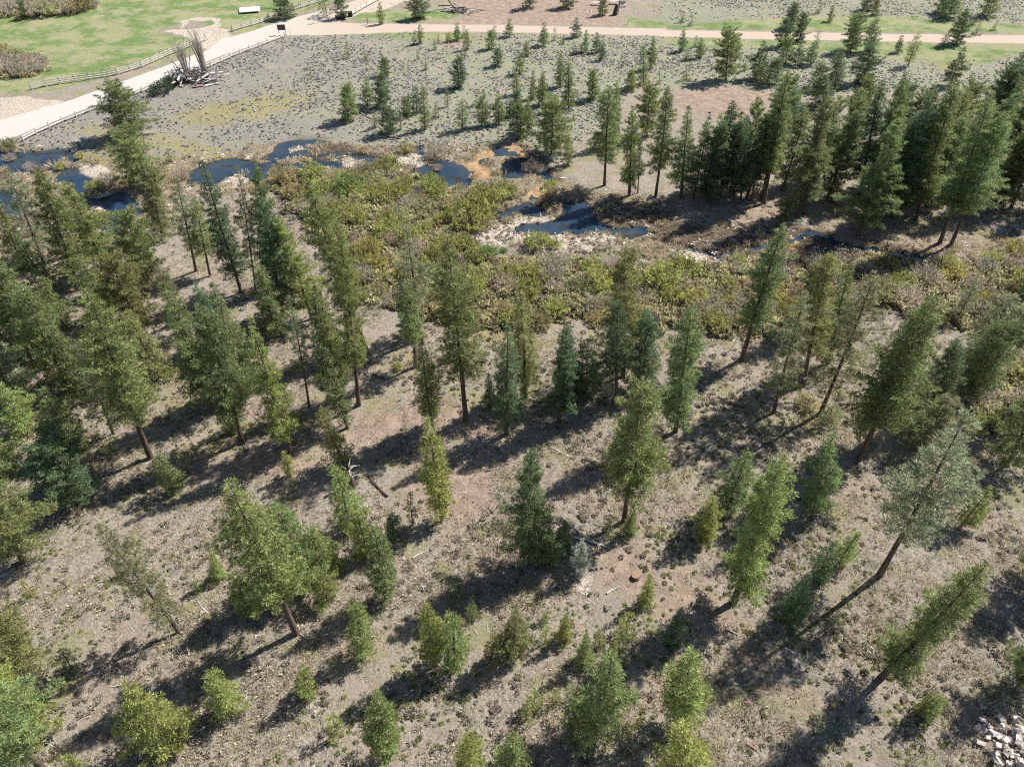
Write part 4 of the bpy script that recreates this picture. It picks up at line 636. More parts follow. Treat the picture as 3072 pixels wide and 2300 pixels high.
47.95|57.84|11.88|2.24|-5.4|0.09|0|d|middling dark green pine behind the largest spreading pine
59.04|66.85|11.25|3.35|-7.0|0.09|0|s|middling broad grey-green pine by the brown willows
61.15|76.97|6.39|1.16|-3.2|0.26|1|s|small thin-crowned grey-green pine among the brown willows
54.50|50.71|14.14|2.25|-7.0|0.11|0|g|tall green pine at the outer forest rim
67.50|72.95|10.08|2.03|-7.0|0.09|0|d|middling dark green pine by the brown willows
45.93|53.66|7.19|2.02|4.3|0.09|0|s|small grey-green pine behind the largest spreading pine
36.72|56.98|2.75|1.15|-4.8|0.02|0|o|tiny broad olive pine around the largest spreading pine
-1.38|55.39|1.34|0.38|0.7|0.02|0|y|tiny yellow-green pine in the mid-forest group
61.74|58.16|12.62|2.24|-7.0|0.11|0|d|middling dark green pine at the outer forest rim
73.63|81.09|10.78|2.50|-7.0|0.09|0|g|middling green pine among the brown willows
-45.17|26.27|15.94|2.60|7.0|0.11|0|g|tall green pine in the near left corner, left of two
-55.24|45.97|12.58|2.49|7.0|0.11|0|d|middling dark green pine in the deep-shadow hollow, left of two
50.81|36.13|10.08|2.27|-7.0|0.09|0|g|middling green pine on the bright outer slope
31.13|110.71|14.24|2.38|-0.5|0.11|0|d|tall dark green pine in the dark shaded stand
33.76|109.55|13.62|2.52|-0.5|0.11|0|g|middling green pine in the dark shaded stand
37.82|112.47|13.17|2.41|-0.5|0.11|0|d|middling dark green pine in the dark shaded stand, right of two
40.15|110.13|14.58|2.53|-0.5|0.11|0|g|tall green pine behind the creek's first cut bank, left of two
47.57|114.27|13.61|2.60|-0.5|0.11|0|g|middling green pine around the hose clearing
49.95|127.31|12.02|2.64|-0.5|0.11|0|d|middling dark green pine around the hose clearing
53.59|116.72|14.67|2.79|-0.5|0.11|0|g|tall green pine around the hose clearing, left of two
53.65|109.55|15.26|2.83|-0.5|0.11|0|o|tall olive pine around the hose clearing
60.97|124.54|12.81|2.77|-0.5|0.11|0|g|middling green pine in the densest part of the grove
61.46|110.71|15.61|2.84|-0.5|0.11|0|g|tall green pine in the densest part of the grove
60.65|104.02|15.67|2.88|-0.5|0.11|0|d|tall dark green pine in the grove's sunlit front
64.37|105.09|16.10|2.89|-0.5|0.11|0|g|tall green pine in the grove's sunlit front, leftmost of 3
70.37|114.27|14.10|2.76|-0.5|0.11|0|o|tall olive pine in the grove's sunlit front
69.73|107.29|15.61|2.94|-0.5|0.11|0|g|tall green pine in the grove's sunlit front, second from left
78.32|124.54|12.97|2.76|-0.5|0.11|0|g|middling green pine at the grove's far side, leftmost of 4
77.38|114.27|14.89|2.91|-0.5|0.11|0|g|tall green pine in the grove's sunlit front, rightmost of 3
75.43|105.09|14.79|2.90|-0.5|0.11|0|d|tall dark green pine at the grove's creekside corner
84.45|119.25|14.02|2.84|-0.5|0.11|0|g|tall green pine at the grove's far side, left of two
82.63|109.55|14.39|2.83|-0.5|0.11|0|g|tall green pine at the grove's creekside corner, right of two
91.81|121.86|12.98|2.89|-0.5|0.11|0|d|middling dark green pine at the grove's far side, rightmost of 3
98.90|133.10|12.43|2.90|-0.5|0.11|0|g|middling green pine at the grove's far side, rightmost of 4
85.92|133.10|11.09|2.37|-0.5|0.09|0|g|middling green pine at the grove's far side, second from left
72.37|131.62|11.28|2.35|-0.5|0.09|0|d|middling dark green pine in the densest part of the grove
67.52|136.13|10.41|2.22|-0.5|0.09|0|g|middling green pine in the grove's top fringe, right of two
95.42|139.27|11.20|2.44|-0.5|0.09|0|d|middling dark green pine at the grove's far side, leftmost of 3
87.05|105.09|13.46|2.76|-0.5|0.11|0|g|middling green pine at the grove's creekside corner, right of two
-70.17|78.77|10.92|2.46|-0.4|0.09|0|g|middling green pine below the gravel bar pond, leftmost of 3
-63.16|72.95|11.67|2.56|-0.4|0.09|0|g|middling green pine on the forest's shaded flank, leftmost of 3
-51.78|62.12|11.12|2.14|-0.4|0.09|0|g|middling green pine on the forest's shaded flank, second from left
-48.34|65.73|11.06|2.01|-0.4|0.09|0|g|middling green pine on the forest's shaded flank, rightmost of 3
-43.23|72.95|11.17|2.03|-0.4|0.09|0|s|middling grey-green pine in front of the blue channel
-55.01|49.58|10.55|2.09|-0.4|0.09|0|g|middling green pine in the deep-shadow hollow, leftmost of 3
-31.27|72.95|12.45|2.02|-0.4|0.11|0|g|middling green pine in the dark pond-side cluster
-66.01|82.68|9.55|2.20|-0.4|0.09|0|g|middling green pine below the gravel bar pond, second from left
-54.89|76.53|10.05|2.20|-0.4|0.09|0|g|middling green pine below the gravel bar pond, rightmost of 3
-43.93|65.11|10.36|2.11|-0.4|0.09|0|o|middling olive pine in the brown-floored forest
-37.78|69.56|11.21|2.08|-0.4|0.09|0|d|middling dark green pine in the brown-floored forest
-48.52|52.95|9.59|2.07|-0.4|0.09|0|g|middling green pine in the deep-shadow hollow, rightmost of 3
-22.88|68.26|11.59|1.85|-0.4|0.09|0|g|middling green pine at the willow thicket's near corner
55.35|62.12|10.64|2.34|-0.5|0.09|0|g|middling green pine behind the largest spreading pine
37.58|73.65|11.45|2.14|-0.5|0.09|0|g|middling green pine in the sunny edge group'''
def place_trees():
    rows=[r.split('|') for r in TREES.strip().splitlines()]
    xy=np.array([[float(r[0]),float(r[1])] for r in rows]); zz=hgt(xy[:,0],xy[:,1])
    used=[0]*len(VAR)
    for r,z in zip(rows,zz):
        x,y,h,R,lean,cb=map(float,r[:6]); sp=r[6]=='1'; col=r[7]
        def cost(i):
            v=VAR[i]; c=1.6*abs(math.log(h/v['H']))+1.3*abs(math.log((R/h)/(v['R']/v['H'])))+2.0*abs(cb-v['cb'])
            if (v['kind']=='sparse')!=(sp or (col=='s' and h>9)): c+=.8
            if v['kind']=='spire' and R/h>.17: c+=.4
            return c+.06*used[i]+rnd.random()*.15
        i=min(range(len(VAR)),key=cost); used[i]+=.5; v=VAR[i]
        t=empty('pine_tree',(x,y,z-.05),rnd.random()*6.28)
        # lean about the world Y axis, then free spin about the tree's own axis
        import mathutils
        q=mathutils.Matrix.Rotation(R_(lean),4,'Y')@mathutils.Matrix.Rotation(rnd.random()*6.28,4,'Z')
        t.rotation_euler=q.to_euler(); tag(t,r[8],'pine tree','pines of the valley')
        sx=R/v['R']*1.24; sz=h/v['H']
        for nm,me in (('trunk',v['trunk']),('crown',v['crown'])):
            o=obj(nm,me,t); o.scale=(sx,sx,sz)
            if nm=='trunk': o.scale=(sx,sx,sz) if sx<1.25 else (1.1,1.1,sz)
            else:
                j=.85+.3*rnd.random(); c=COLS[col]; hj=rnd.uniform(-.08,.08); o.color=(c[0]*j*(1+hj),c[1]*j,c[2]*j*(1-hj),1)
place_trees()

# ---------------------------------------------------------------- willow bushes
def make_bush(seed,leafy,H=.95):
    g=np.random.default_rng(seed); parts=[]; C=[];D=[]
    for q in range(110):
        a=g.random()*6.28; rr=math.sqrt(g.random()); th=rr*1.15
        L=H*(.75+.4*g.random())*(1 if rr<.7 else .95); dr=np.array([math.cos(a)*math.sin(th),math.sin(a)*math.sin(th),math.cos(th)])
        b=np.array([math.cos(a),math.sin(a),0])*.22*rr; m=b+dr*L*.5*np.array([1.05,1.05,.9]); e=b+dr*L*np.array([1.1,1.1,1.])+np.array([0,0,.06])
        parts.append(tube([b,m,e],[.013,.009,.004],3))
        for s in range(7 if leafy else 4):
            u=.45+.6*g.random(); p=b+(e-b)*u+g.normal(size=3)*.055; C.append(p); D.append(dr+np.array([0,0,.5]))
    V,F=blades(np.array(C),np.array(D),6,.10,.034 if leafy else .016,.6,g)
    tv,tf=join(parts); VV,FF=join([(tv,tf),(V,F)])
    return mesh('willow_bush',VV,FF,[M_stem,M_leaf],mi=[0]*len(tf)+[1]*len(F))
BV={True:[make_bush(300+i,True) for i in range(4)],False:[make_bush(320+i,False) for i in range(4)]}
BCOL=dict(y=(.50,.50,.19),o=(.52,.49,.27),k=(.56,.50,.41),g=(.32,.41,.15),d=(.11,.17,.10),r=(.44,.29,.24))
BUSH='''-72.62|113.39|1.18|y|small bright yellow-green willow bush on the gravel island
-82.62|121.63|0.76|y|small bright yellow-green willow bush standing in the left wetland
-81.51|122.53|0.83|k|small bare grey-brown willow bush on the wetland's outer rim
-80.93|125.90|0.78|y|small bright yellow-green willow bush on the wetland's outer rim
-96.30|129.41|1.15|o|small dull olive willow bush at the road end wetland
-87.71|121.33|1.24|k|small bare grey-brown willow bush standing in the left wetland, second from left
-85.38|121.63|0.69|k|small bare grey-brown willow bush standing in the left wetland, rightmost of 3
-67.35|103.68|1.05|y|small bright yellow-green willow bush on the pond's small spit
-70.70|114.48|1.46|k|medium bare grey-brown willow bush on the gravel island
-93.74|125.28|0.98|k|small bare grey-brown willow bush at the road end wetland
-87.99|117.27|1.01|k|small bare grey-brown willow bush standing in the left wetland, leftmost of 3
-28.23|111.55|1.87|g|big deep green willow bush behind the blue pond, left of two
-30.57|111.55|1.40|g|medium deep green willow bush behind the blue pond
-25.28|110.60|1.98|y|big bright yellow-green willow bush below the shallow grey pool, left of two
-21.96|110.13|1.97|y|big bright yellow-green willow bush below the shallow grey pool, right of two
-19.23|110.60|1.75|y|medium bright yellow-green willow bush below the shallow grey pool, left of two
-15.92|110.13|1.51|k|medium bare grey-brown willow bush in the bright middle clump, right of two
-23.28|113.00|1.42|o|medium dull olive willow bush below the shallow grey pool
-27.86|121.14|1.11|k|small bare grey-brown willow bush above the braided channels
-14.16|116.97|0.72|o|small dull olive willow bush by the sandy shallows, left of two
-28.27|113.36|2.50|g|big deep green willow bush behind the blue pond, right of two
-4.45|107.09|2.91|y|big bright yellow-green willow bush along the small beaver dam, rightmost of 3
-7.34|109.65|1.93|k|big bare grey-brown willow bush by the sandy shallows
-1.70|111.22|2.08|y|big bright yellow-green willow bush by the orange sand tongue
-6.24|101.28|2.93|y|big bright yellow-green willow bush along the small beaver dam, second from left
-4.27|100.81|1.34|k|medium bare grey-brown willow bush along the small beaver dam
-14.62|116.67|1.07|g|small deep green willow bush by the sandy shallows
-9.05|112.82|0.92|o|small dull olive willow bush by the sandy shallows, right of two
-13.64|121.30|0.83|k|small bare grey-brown willow bush near the pale driftwood flats
-14.27|125.89|1.83|k|medium bare grey-brown willow bush near the pale driftwood flats
-20.19|128.42|1.29|o|small dull olive willow bush near the pale driftwood flats
3.97|121.02|1.65|k|medium bare grey-brown willow bush by the orange sand tongue
6.60|111.22|1.30|o|small dull olive willow bush by the orange sand tongue
6.73|114.45|1.19|y|small bright yellow-green willow bush by the orange sand tongue
4.61|96.74|0.71|k|small bare grey-brown willow bush beside the driftwood fan
3.85|94.99|1.52|y|medium bright yellow-green willow bush beside the driftwood fan
6.43|94.99|0.94|y|small bright yellow-green willow bush beside the driftwood fan
-3.59|92.45|1.15|g|small deep green willow bush on the pale gravel fan, left of two
-1.29|93.71|0.46|g|small deep green willow bush on the pale gravel fan, right of two
-7.40|94.99|1.41|y|medium bright yellow-green willow bush on the pale gravel fan, left of two
3.18|86.07|1.87|y|big bright yellow-green willow bush in the lower thicket
2.25|82.72|1.51|y|medium bright yellow-green willow bush in the lower thicket, leftmost of 4
-4.98|86.07|1.43|y|medium bright yellow-green willow bush in the lower thicket middle, second from left
-0.57|86.46|1.77|y|medium bright yellow-green willow bush in the lower thicket middle, rightmost of 3
55.79|88.66|1.32|y|medium bright yellow-green willow bush by the bank's white pebbles, left of two
64.36|86.57|1.54|y|medium bright yellow-green willow bush around the little orange pool, right of two
56.31|84.54|1.52|y|medium bright yellow-green willow bush by the bank's white pebbles, right of two
77.06|93.03|1.36|y|medium bright yellow-green willow bush at the thicket's far tip, right of two
31.19|84.14|1.17|y|small bright yellow-green willow bush right behind the lone pine, second from left
25.57|80.27|1.47|y|medium bright yellow-green willow bush in the browner thicket, second from left
30.02|79.90|1.02|y|small bright yellow-green willow bush right behind the lone pine, leftmost of 3
22.52|81.03|1.37|y|medium bright yellow-green willow bush in the browner thicket, leftmost of 3
74.04|85.35|1.29|y|small bright yellow-green willow bush in the outer brown scrub
34.04|90.38|0.97|y|small bright yellow-green willow bush right behind the lone pine, rightmost of 3
-96.68|130.70|1.30|o|medium dull olive willow bush at the road end wetland
-59.18|117.54|1.48|k|medium bare grey-brown willow bush on the sagebrush shore
-140.12|213.93|4.19|k|big bare grey-brown willow bush in the far green meadow hedge, second from left
-130.00|211.20|3.73|k|big bare grey-brown willow bush in the far green meadow hedge, rightmost of 4
-127.01|211.88|3.12|o|big dull olive willow bush in the far green meadow hedge
-123.90|213.24|3.34|k|big bare grey-brown willow bush at the far hedge's open end, third from left
-120.64|215.31|3.16|o|big dull olive willow bush at the far hedge's open end
-118.91|218.11|2.34|k|big bare grey-brown willow bush at the far hedge's open end, rightmost of 7
-138.04|218.11|2.13|g|big deep green willow bush in the far green meadow hedge
-116.78|168.24|2.78|k|big bare grey-brown willow bush in the meadow's near hedge, leftmost of 5
-112.48|167.30|2.42|k|big bare grey-brown willow bush in the meadow's near hedge, fourth from left
-110.29|169.20|2.27|k|big bare grey-brown willow bush in the meadow's near hedge, rightmost of 5
-76.41|156.55|2.14|d|big dark green willow bush by the log ruin
-75.93|161.79|1.52|d|medium dark green willow bush by the log ruin
55.11|56.65|1.22|y|small bright yellow-green willow bush on the outer forest rim, left of two
57.51|57.69|1.14|y|small bright yellow-green willow bush on the outer forest rim, right of two
53.12|55.63|0.93|o|small dull olive willow bush on the outer forest rim
35.05|59.83|1.06|o|small dull olive willow bush in the rusty brown scrub
11.04|61.57|1.19|k|small bare grey-brown willow bush in the browner thicket, leftmost of 5
-14.37|66.48|0.57|y|small bright yellow-green willow bush at the thicket's lower edge, leftmost of 3
21.90|84.88|1.88|y|big bright yellow-green willow bush under the creek's dark bend
-13.03|78.96|1.00|k|small bare grey-brown willow bush at the forest edge clearing, rightmost of 3
-149.85|226.48|1.10|k|small bare grey-brown willow bush in the far green meadow hedge, third from left
-123.41|180.26|2.10|o|big dull olive willow bush in the meadow's near hedge
-147.04|233.84|1.59|k|medium bare grey-brown willow bush in the far green meadow hedge, ninth from left
57.32|62.03|1.54|k|medium bare grey-brown willow bush on the outer forest rim, second from left
27.15|75.34|1.48|y|medium bright yellow-green willow bush in the browner thicket, rightmost of 3
-29.63|101.29|1.74|y|medium bright yellow-green willow bush in the thicket's shady corner
-19.45|98.98|1.99|y|big bright yellow-green willow bush in the thicket heart, second from left
-33.02|105.45|2.03|k|big bare grey-brown willow bush on the reddish bank
48.46|80.33|1.47|k|medium bare grey-brown willow bush in the rusty brown scrub
15.08|88.44|1.78|k|medium bare grey-brown willow bush under the creek's dark bend, left of two
-122.96|227.60|1.75|k|medium bare grey-brown willow bush at the far hedge's open end, seventh from left
-131.14|231.32|1.73|k|medium bare grey-brown willow bush at the far hedge's open end, fourth from left
64.23|77.38|1.74|k|medium bare grey-brown willow bush around the thin leaning pine, leftmost of 3
10.64|85.56|1.26|k|small bare grey-brown willow bush in the lower thicket, rightmost of 3
-141.70|218.01|1.54|k|medium bare grey-brown willow bush in the far green meadow hedge, seventh from left
70.41|88.45|1.56|k|medium bare grey-brown willow bush at the thicket's far tip, left of two
-22.56|100.33|1.07|o|small dull olive willow bush in the thicket's shady corner
28.75|77.43|1.35|k|medium bare grey-brown willow bush in the browner thicket, rightmost of 4
-20.28|89.41|1.43|y|medium bright yellow-green willow bush in the thicket heart
-35.46|107.32|1.09|y|small bright yellow-green willow bush on the reddish bank, left of two
-14.55|93.74|1.57|k|medium bare grey-brown willow bush in the thicket heart, right of two
-116.52|173.76|1.99|k|big bare grey-brown willow bush in the meadow's near hedge, third from left
52.89|86.29|1.70|k|medium bare grey-brown willow bush by the bank's white pebbles, left of two
-16.33|89.26|1.21|o|small dull olive willow bush in the thicket heart
68.87|74.75|1.11|y|small bright yellow-green willow bush around the thin leaning pine
-1.47|78.35|1.19|o|small dull olive willow bush at the thicket's lower edge, rightmost of 3
-17.39|80.69|1.26|k|small bare grey-brown willow bush at the forest edge clearing, leftmost of 3
62.38|61.74|1.20|k|small bare grey-brown willow bush on the outer forest rim
13.83|80.20|1.53|k|medium bare grey-brown willow bush in the lower thicket, rightmost of 4
56.39|82.26|1.29|k|small bare grey-brown willow bush by the bank's white pebbles
-138.76|233.94|1.60|k|medium bare grey-brown willow bush in the far green meadow hedge, seventeenth from left
-145.86|225.25|1.51|k|medium bare grey-brown willow bush in the far green meadow hedge, sixth from left
-134.31|235.79|1.15|o|small dull olive willow bush at the far hedge's open end, left of two
-132.26|215.58|1.41|k|medium bare grey-brown willow bush in the far green meadow hedge, fourteenth from left
-18.93|114.17|1.43|y|medium bright yellow-green willow bush below the shallow grey pool, right of two
-20.78|97.21|1.01|y|small bright yellow-green willow bush in the thicket heart, right of two
-6.61|80.23|1.49|o|medium dull olive willow bush at the thicket's lower edge, right of two
60.35|59.89|1.55|k|medium bare grey-brown willow bush on the outer forest rim, fourth from left
-146.91|228.91|1.35|k|medium bare grey-brown willow bush in the far green meadow hedge, eighth from left
-126.90|226.83|1.95|k|big bare grey-brown willow bush at the far hedge's open end, fifth from left
74.52|89.22|1.64|k|medium bare grey-brown willow bush at the thicket's far tip, right of two
-4.01|103.34|1.08|y|small bright yellow-green willow bush along the small beaver dam
-129.61|228.21|1.58|k|medium bare grey-brown willow bush at the far hedge's open end, fifth from left
-18.81|95.77|1.67|k|medium bare grey-brown willow bush in the thicket heart, left of two
-19.31|83.04|1.22|o|small dull olive willow bush at the forest edge clearing
52.24|81.93|2.01|o|big dull olive willow bush by the bank's white pebbles
-15.23|106.24|1.38|o|medium dull olive willow bush in the bright middle clump, right of two
7.68|83.68|1.10|k|small bare grey-brown willow bush in the lower thicket, second from left
61.84|82.78|1.12|k|small bare grey-brown willow bush around the little orange pool
66.69|78.66|1.25|k|small bare grey-brown willow bush around the thin leaning pine, right of two
-120.08|174.61|1.86|k|big bare grey-brown willow bush in the meadow's near hedge, second from left
-141.17|228.56|1.75|k|medium bare grey-brown willow bush in the far green meadow hedge, twelfth from left
66.28|83.49|1.90|k|big bare grey-brown willow bush in the outer brown scrub, left of two
-145.18|218.81|2.05|k|big bare grey-brown willow bush in the far green meadow hedge, leftmost of 4
40.46|88.20|1.45|r|medium rusty pink-brown willow bush in the sheltered bend
-112.96|176.85|1.30|k|small bare grey-brown willow bush in the meadow's near hedge, rightmost of 4
-126.88|218.82|1.32|k|medium bare grey-brown willow bush at the far hedge's open end, third from left
-130.01|217.03|1.34|k|medium bare grey-brown willow bush in the far green meadow hedge, rightmost of 18
-29.94|116.42|1.55|y|medium bright yellow-green willow bush behind the blue pond
11.84|88.74|1.38|y|medium bright yellow-green willow bush beside the long gravel strip
-147.05|222.65|1.52|k|medium bare grey-brown willow bush in the far green meadow hedge, third from left
-14.26|80.39|1.37|o|medium dull olive willow bush at the forest edge clearing
-155.84|235.62|1.09|k|small bare grey-brown willow bush in the far green meadow hedge, leftmost of 9
70.70|83.06|1.24|o|small dull olive willow bush in the outer brown scrub
-22.09|93.53|1.97|y|big bright yellow-green willow bush in the thicket heart, leftmost of 3
65.61|72.00|1.64|k|medium bare grey-brown willow bush around the thin leaning pine, rightmost of 3
-13.82|112.87|2.01|y|big bright yellow-green willow bush by the sandy shallows
-149.58|231.89|1.40|k|medium bare grey-brown willow bush in the far green meadow hedge, fifth from left
-135.57|233.85|1.72|k|medium bare grey-brown willow bush at the far hedge's open end, second from left
6.50|89.18|1.98|k|big bare grey-brown willow bush in the lower thicket
-18.90|86.38|1.02|y|small bright yellow-green willow bush at the forest edge clearing
-120.78|220.34|1.59|o|medium dull olive willow bush at the far hedge's open end
-132.96|221.73|1.65|k|medium bare grey-brown willow bush in the far green meadow hedge, sixteenth from left
-26.13|107.13|1.95|o|big dull olive willow bush behind the blue pond
-139.60|236.23|1.18|k|small bare grey-brown willow bush in the far green meadow hedge, eighth from left
-135.80|224.96|1.47|k|medium bare grey-brown willow bush in the far green meadow hedge, fifteenth from left
40.82|81.47|1.81|r|medium rusty pink-brown willow bush right behind the lone pine
-11.66|102.79|1.21|y|small bright yellow-green willow bush in the bright middle clump, rightmost of 3
34.34|83.80|1.25|r|small rusty pink-brown willow bush right behind the lone pine
-141.81|220.39|1.03|y|small bright yellow-green willow bush in the far green meadow hedge, second from left
-119.45|178.03|1.74|o|medium dull olive willow bush in the meadow's near hedge
-20.48|103.71|1.24|y|small bright yellow-green willow bush in the bright middle clump, leftmost of 3
-125.75|176.13|1.75|k|medium bare grey-brown willow bush in the meadow's near hedge, leftmost of 4
59.75|85.11|2.09|k|big bare grey-brown willow bush by the bank's white pebbles
-9.70|106.82|1.92|o|big dull olive willow bush along the small beaver dam
6.06|82.92|1.32|k|medium bare grey-brown willow bush in the lower thicket, second from left
-9.24|78.06|1.34|o|medium dull olive willow bush at the thicket's lower edge, left of two
-18.29|102.92|1.39|o|medium dull olive willow bush in the bright middle clump, left of two
-131.70|233.85|1.85|k|big bare grey-brown willow bush at the far hedge's open end, fourth from left
-145.06|234.73|1.39|k|medium bare grey-brown willow bush in the far green meadow hedge, eleventh from left
72.47|90.43|1.32|y|medium bright yellow-green willow bush at the thicket's far tip, left of two
44.63|89.95|1.65|k|medium bare grey-brown willow bush in the sheltered bend, right of two
1.92|80.77|1.02|y|small bright yellow-green willow bush in the lower thicket
55.10|79.25|2.00|k|big bare grey-brown willow bush in the rusty brown scrub
11.65|78.77|1.62|k|medium bare grey-brown willow bush in the lower thicket, third from left
72.34|79.32|1.04|k|small bare grey-brown willow bush in the outer brown scrub, right of two
-0.24|75.98|1.25|y|small bright yellow-green willow bush at the thicket's lower edge, second from left
-129.13|224.16|2.05|k|big bare grey-brown willow bush at the far hedge's open end, second from left
44.46|79.18|1.22|y|small bright yellow-green willow bush in the rusty brown scrub
-27.54|116.80|1.11|y|small bright yellow-green willow bush behind the blue pond
-15.82|86.79|1.27|y|small bright yellow-green willow bush behind the pointed pine, left of two
57.80|76.93|1.56|o|medium dull olive willow bush around the thin leaning pine
18.15|80.36|1.50|k|medium bare grey-brown willow bush in the browner thicket, leftmost of 4
-8.71|83.53|2.10|o|big dull olive willow bush behind the pointed pine
-110.36|172.27|1.70|k|medium bare grey-brown willow bush in the meadow's near hedge, rightmost of 4
42.29|79.10|1.20|k|small bare grey-brown willow bush below the dark cut bank
46.10|86.73|1.84|o|medium dull olive willow bush below the dark cut bank
-151.51|231.69|1.24|k|small bare grey-brown willow bush in the far green meadow hedge, fourth from left
-0.59|83.65|1.94|k|big bare grey-brown willow bush in the lower thicket middle
26.38|78.02|1.64|k|medium bare grey-brown willow bush in the browner thicket, third from left
-31.67|114.62|1.61|o|medium dull olive willow bush behind the blue pond
62.56|79.82|1.20|k|small bare grey-brown willow bush around the thin leaning pine, left of two
-126.20|180.40|1.18|k|small bare grey-brown willow bush in the meadow's near hedge, leftmost of 4
-150.44|234.30|1.27|y|small bright yellow-green willow bush in the far green meadow hedge, leftmost of 3
-141.37|231.88|1.23|k|small bare grey-brown willow bush in the far green meadow hedge, seventh from left
5.87|86.06|1.84|k|medium bare grey-brown willow bush in the lower thicket, leftmost of 4
-24.69|96.75|1.02|k|small bare grey-brown willow bush in the thicket's shady corner, right of two
-30.63|108.97|1.19|k|small bare grey-brown willow bush on the reddish bank
-25.95|102.32|1.95|y|big bright yellow-green willow bush in the thicket's shady corner
-35.54|117.63|1.95|y|big bright yellow-green willow bush on the braided channel islands
-125.75|231.55|2.06|k|big bare grey-brown willow bush at the far hedge's open end, sixth from left
-138.79|222.88|1.04|k|small bare grey-brown willow bush in the far green meadow hedge, fifth from left
-150.71|229.20|1.25|o|small dull olive willow bush in the far green meadow hedge, right of two
-24.18|115.56|1.97|o|big dull olive willow bush below the shallow grey pool
1.48|76.95|1.16|y|small bright yellow-green willow bush at the thicket's lower edge, rightmost of 3
44.98|83.02|2.04|k|big bare grey-brown willow bush below the dark cut bank, left of two
59.04|65.34|1.60|k|medium bare grey-brown willow bush on the outer forest rim, third from left
-117.08|177.18|1.09|k|small bare grey-brown willow bush in the meadow's near hedge, third from left
-8.62|86.31|1.16|k|small bare grey-brown willow bush behind the pointed pine
36.96|82.34|1.74|y|medium bright yellow-green willow bush right behind the lone pine, left of two
-152.65|228.42|1.12|o|small dull olive willow bush in the far green meadow hedge, left of two
-24.61|93.59|1.17|k|small bare grey-brown willow bush in the thicket's shady corner, left of two
35.03|77.92|1.53|k|medium bare grey-brown willow bush right behind the lone pine, right of two
32.33|78.72|1.51|k|medium bare grey-brown willow bush right behind the lone pine, left of two
-15.14|108.18|1.19|o|small dull olive willow bush in the bright middle clump
38.85|86.10|1.78|k|medium bare grey-brown willow bush in the sheltered bend, left of two
65.37|89.59|1.31|y|medium bright yellow-green willow bush around the little orange pool, left of two
65.66|80.22|1.35|y|medium bright yellow-green willow bush around the thin leaning pine
24.40|84.16|1.40|k|medium bare grey-brown willow bush in the browner thicket, second from left
49.96|90.03|2.09|k|big bare grey-brown willow bush below the dark cut bank, right of two
12.83|85.15|1.78|y|medium bright yellow-green willow bush in the lower thicket, third from left
-5.57|76.79|1.13|o|small dull olive willow bush at the thicket's lower edge, second from left
-128.29|221.33|2.01|k|big bare grey-brown willow bush at the far hedge's open end, leftmost of 7
-144.80|214.78|1.96|y|big bright yellow-green willow bush in the far green meadow hedge
-33.21|112.14|1.71|y|medium bright yellow-green willow bush on the reddish bank
15.63|79.39|1.05|k|small bare grey-brown willow bush in the browner thicket, second from left
-17.45|106.49|1.61|k|medium bare grey-brown willow bush in the bright middle clump, left of two
-133.92|211.67|1.36|k|medium bare grey-brown willow bush in the far green meadow hedge, tenth from left
5.98|78.33|1.68|y|medium bright yellow-green willow bush in the lower thicket, second from left
-5.58|90.97|1.48|y|medium bright yellow-green willow bush on the pale gravel fan, right of two
-8.76|88.45|1.80|k|medium bare grey-brown willow bush behind the pointed pine
-113.96|173.41|1.43|k|medium bare grey-brown willow bush in the meadow's near hedge, third from left
-135.38|219.28|1.38|y|medium bright yellow-green willow bush in the far green meadow hedge
70.81|77.15|1.88|k|big bare grey-brown willow bush in the outer brown scrub, right of two
-136.65|220.86|1.13|k|small bare grey-brown willow bush in the far green meadow hedge, sixth from left
38.15|78.04|1.39|y|medium bright yellow-green willow bush right behind the lone pine, right of two
-10.65|80.97|1.29|o|small dull olive willow bush at the thicket's lower edge, leftmost of 3
67.54|81.47|1.28|k|small bare grey-brown willow bush in the outer brown scrub, left of two
-16.25|96.88|1.85|y|big bright yellow-green willow bush in the thicket heart, rightmost of 3
68.00|71.92|1.10|o|small dull olive willow bush around the thin leaning pine
-149.49|223.85|1.13|k|small bare grey-brown willow bush in the far green meadow hedge, second from left
-121.77|223.68|1.55|y|medium bright yellow-green willow bush at the far hedge's open end
56.25|59.90|1.63|k|medium bare grey-brown willow bush on the outer forest rim, leftmost of 5
33.16|87.90|1.07|k|small bare grey-brown willow bush right behind the lone pine, left of two
-124.94|222.38|1.72|k|medium bare grey-brown willow bush at the far hedge's open end, sixth from left
22.16|87.98|1.10|o|small dull olive willow bush under the creek's dark bend
-14.00|99.95|1.10|y|small bright yellow-green willow bush in the bright middle clump, second from left
28.60|80.89|1.07|k|small bare grey-brown willow bush in the browner thicket, rightmost of 5
63.34|65.10|1.36|y|medium bright yellow-green willow bush on the outer forest rim
19.14|76.69|1.08|k|small bare grey-brown willow bush in the browner thicket, third from left
12.69|82.71|1.36|y|medium bright yellow-green willow bush in the lower thicket, rightmost of 4
-29.60|104.71|2.04|y|big bright yellow-green willow bush on the reddish bank
17.19|85.48|1.50|y|medium bright yellow-green willow bush under the creek's dark bend
-19.89|105.38|1.04|k|small bare grey-brown willow bush in the bright middle clump
-37.27|110.98|1.63|o|medium dull olive willow bush on the reddish bank
-135.71|215.72|1.24|y|small bright yellow-green willow bush in the far green meadow hedge, rightmost of 3
-10.03|93.24|2.08|y|big bright yellow-green willow bush behind the pointed pine, right of two
-156.15|232.76|1.42|k|medium bare grey-brown willow bush in the far green meadow hedge, leftmost of 18
25.17|87.89|2.08|y|big bright yellow-green willow bush below the white rubble bar
-115.46|176.14|1.33|k|medium bare grey-brown willow bush in the meadow's near hedge, second from left
-129.10|218.74|1.32|k|medium bare grey-brown willow bush at the far hedge's open end, leftmost of 8
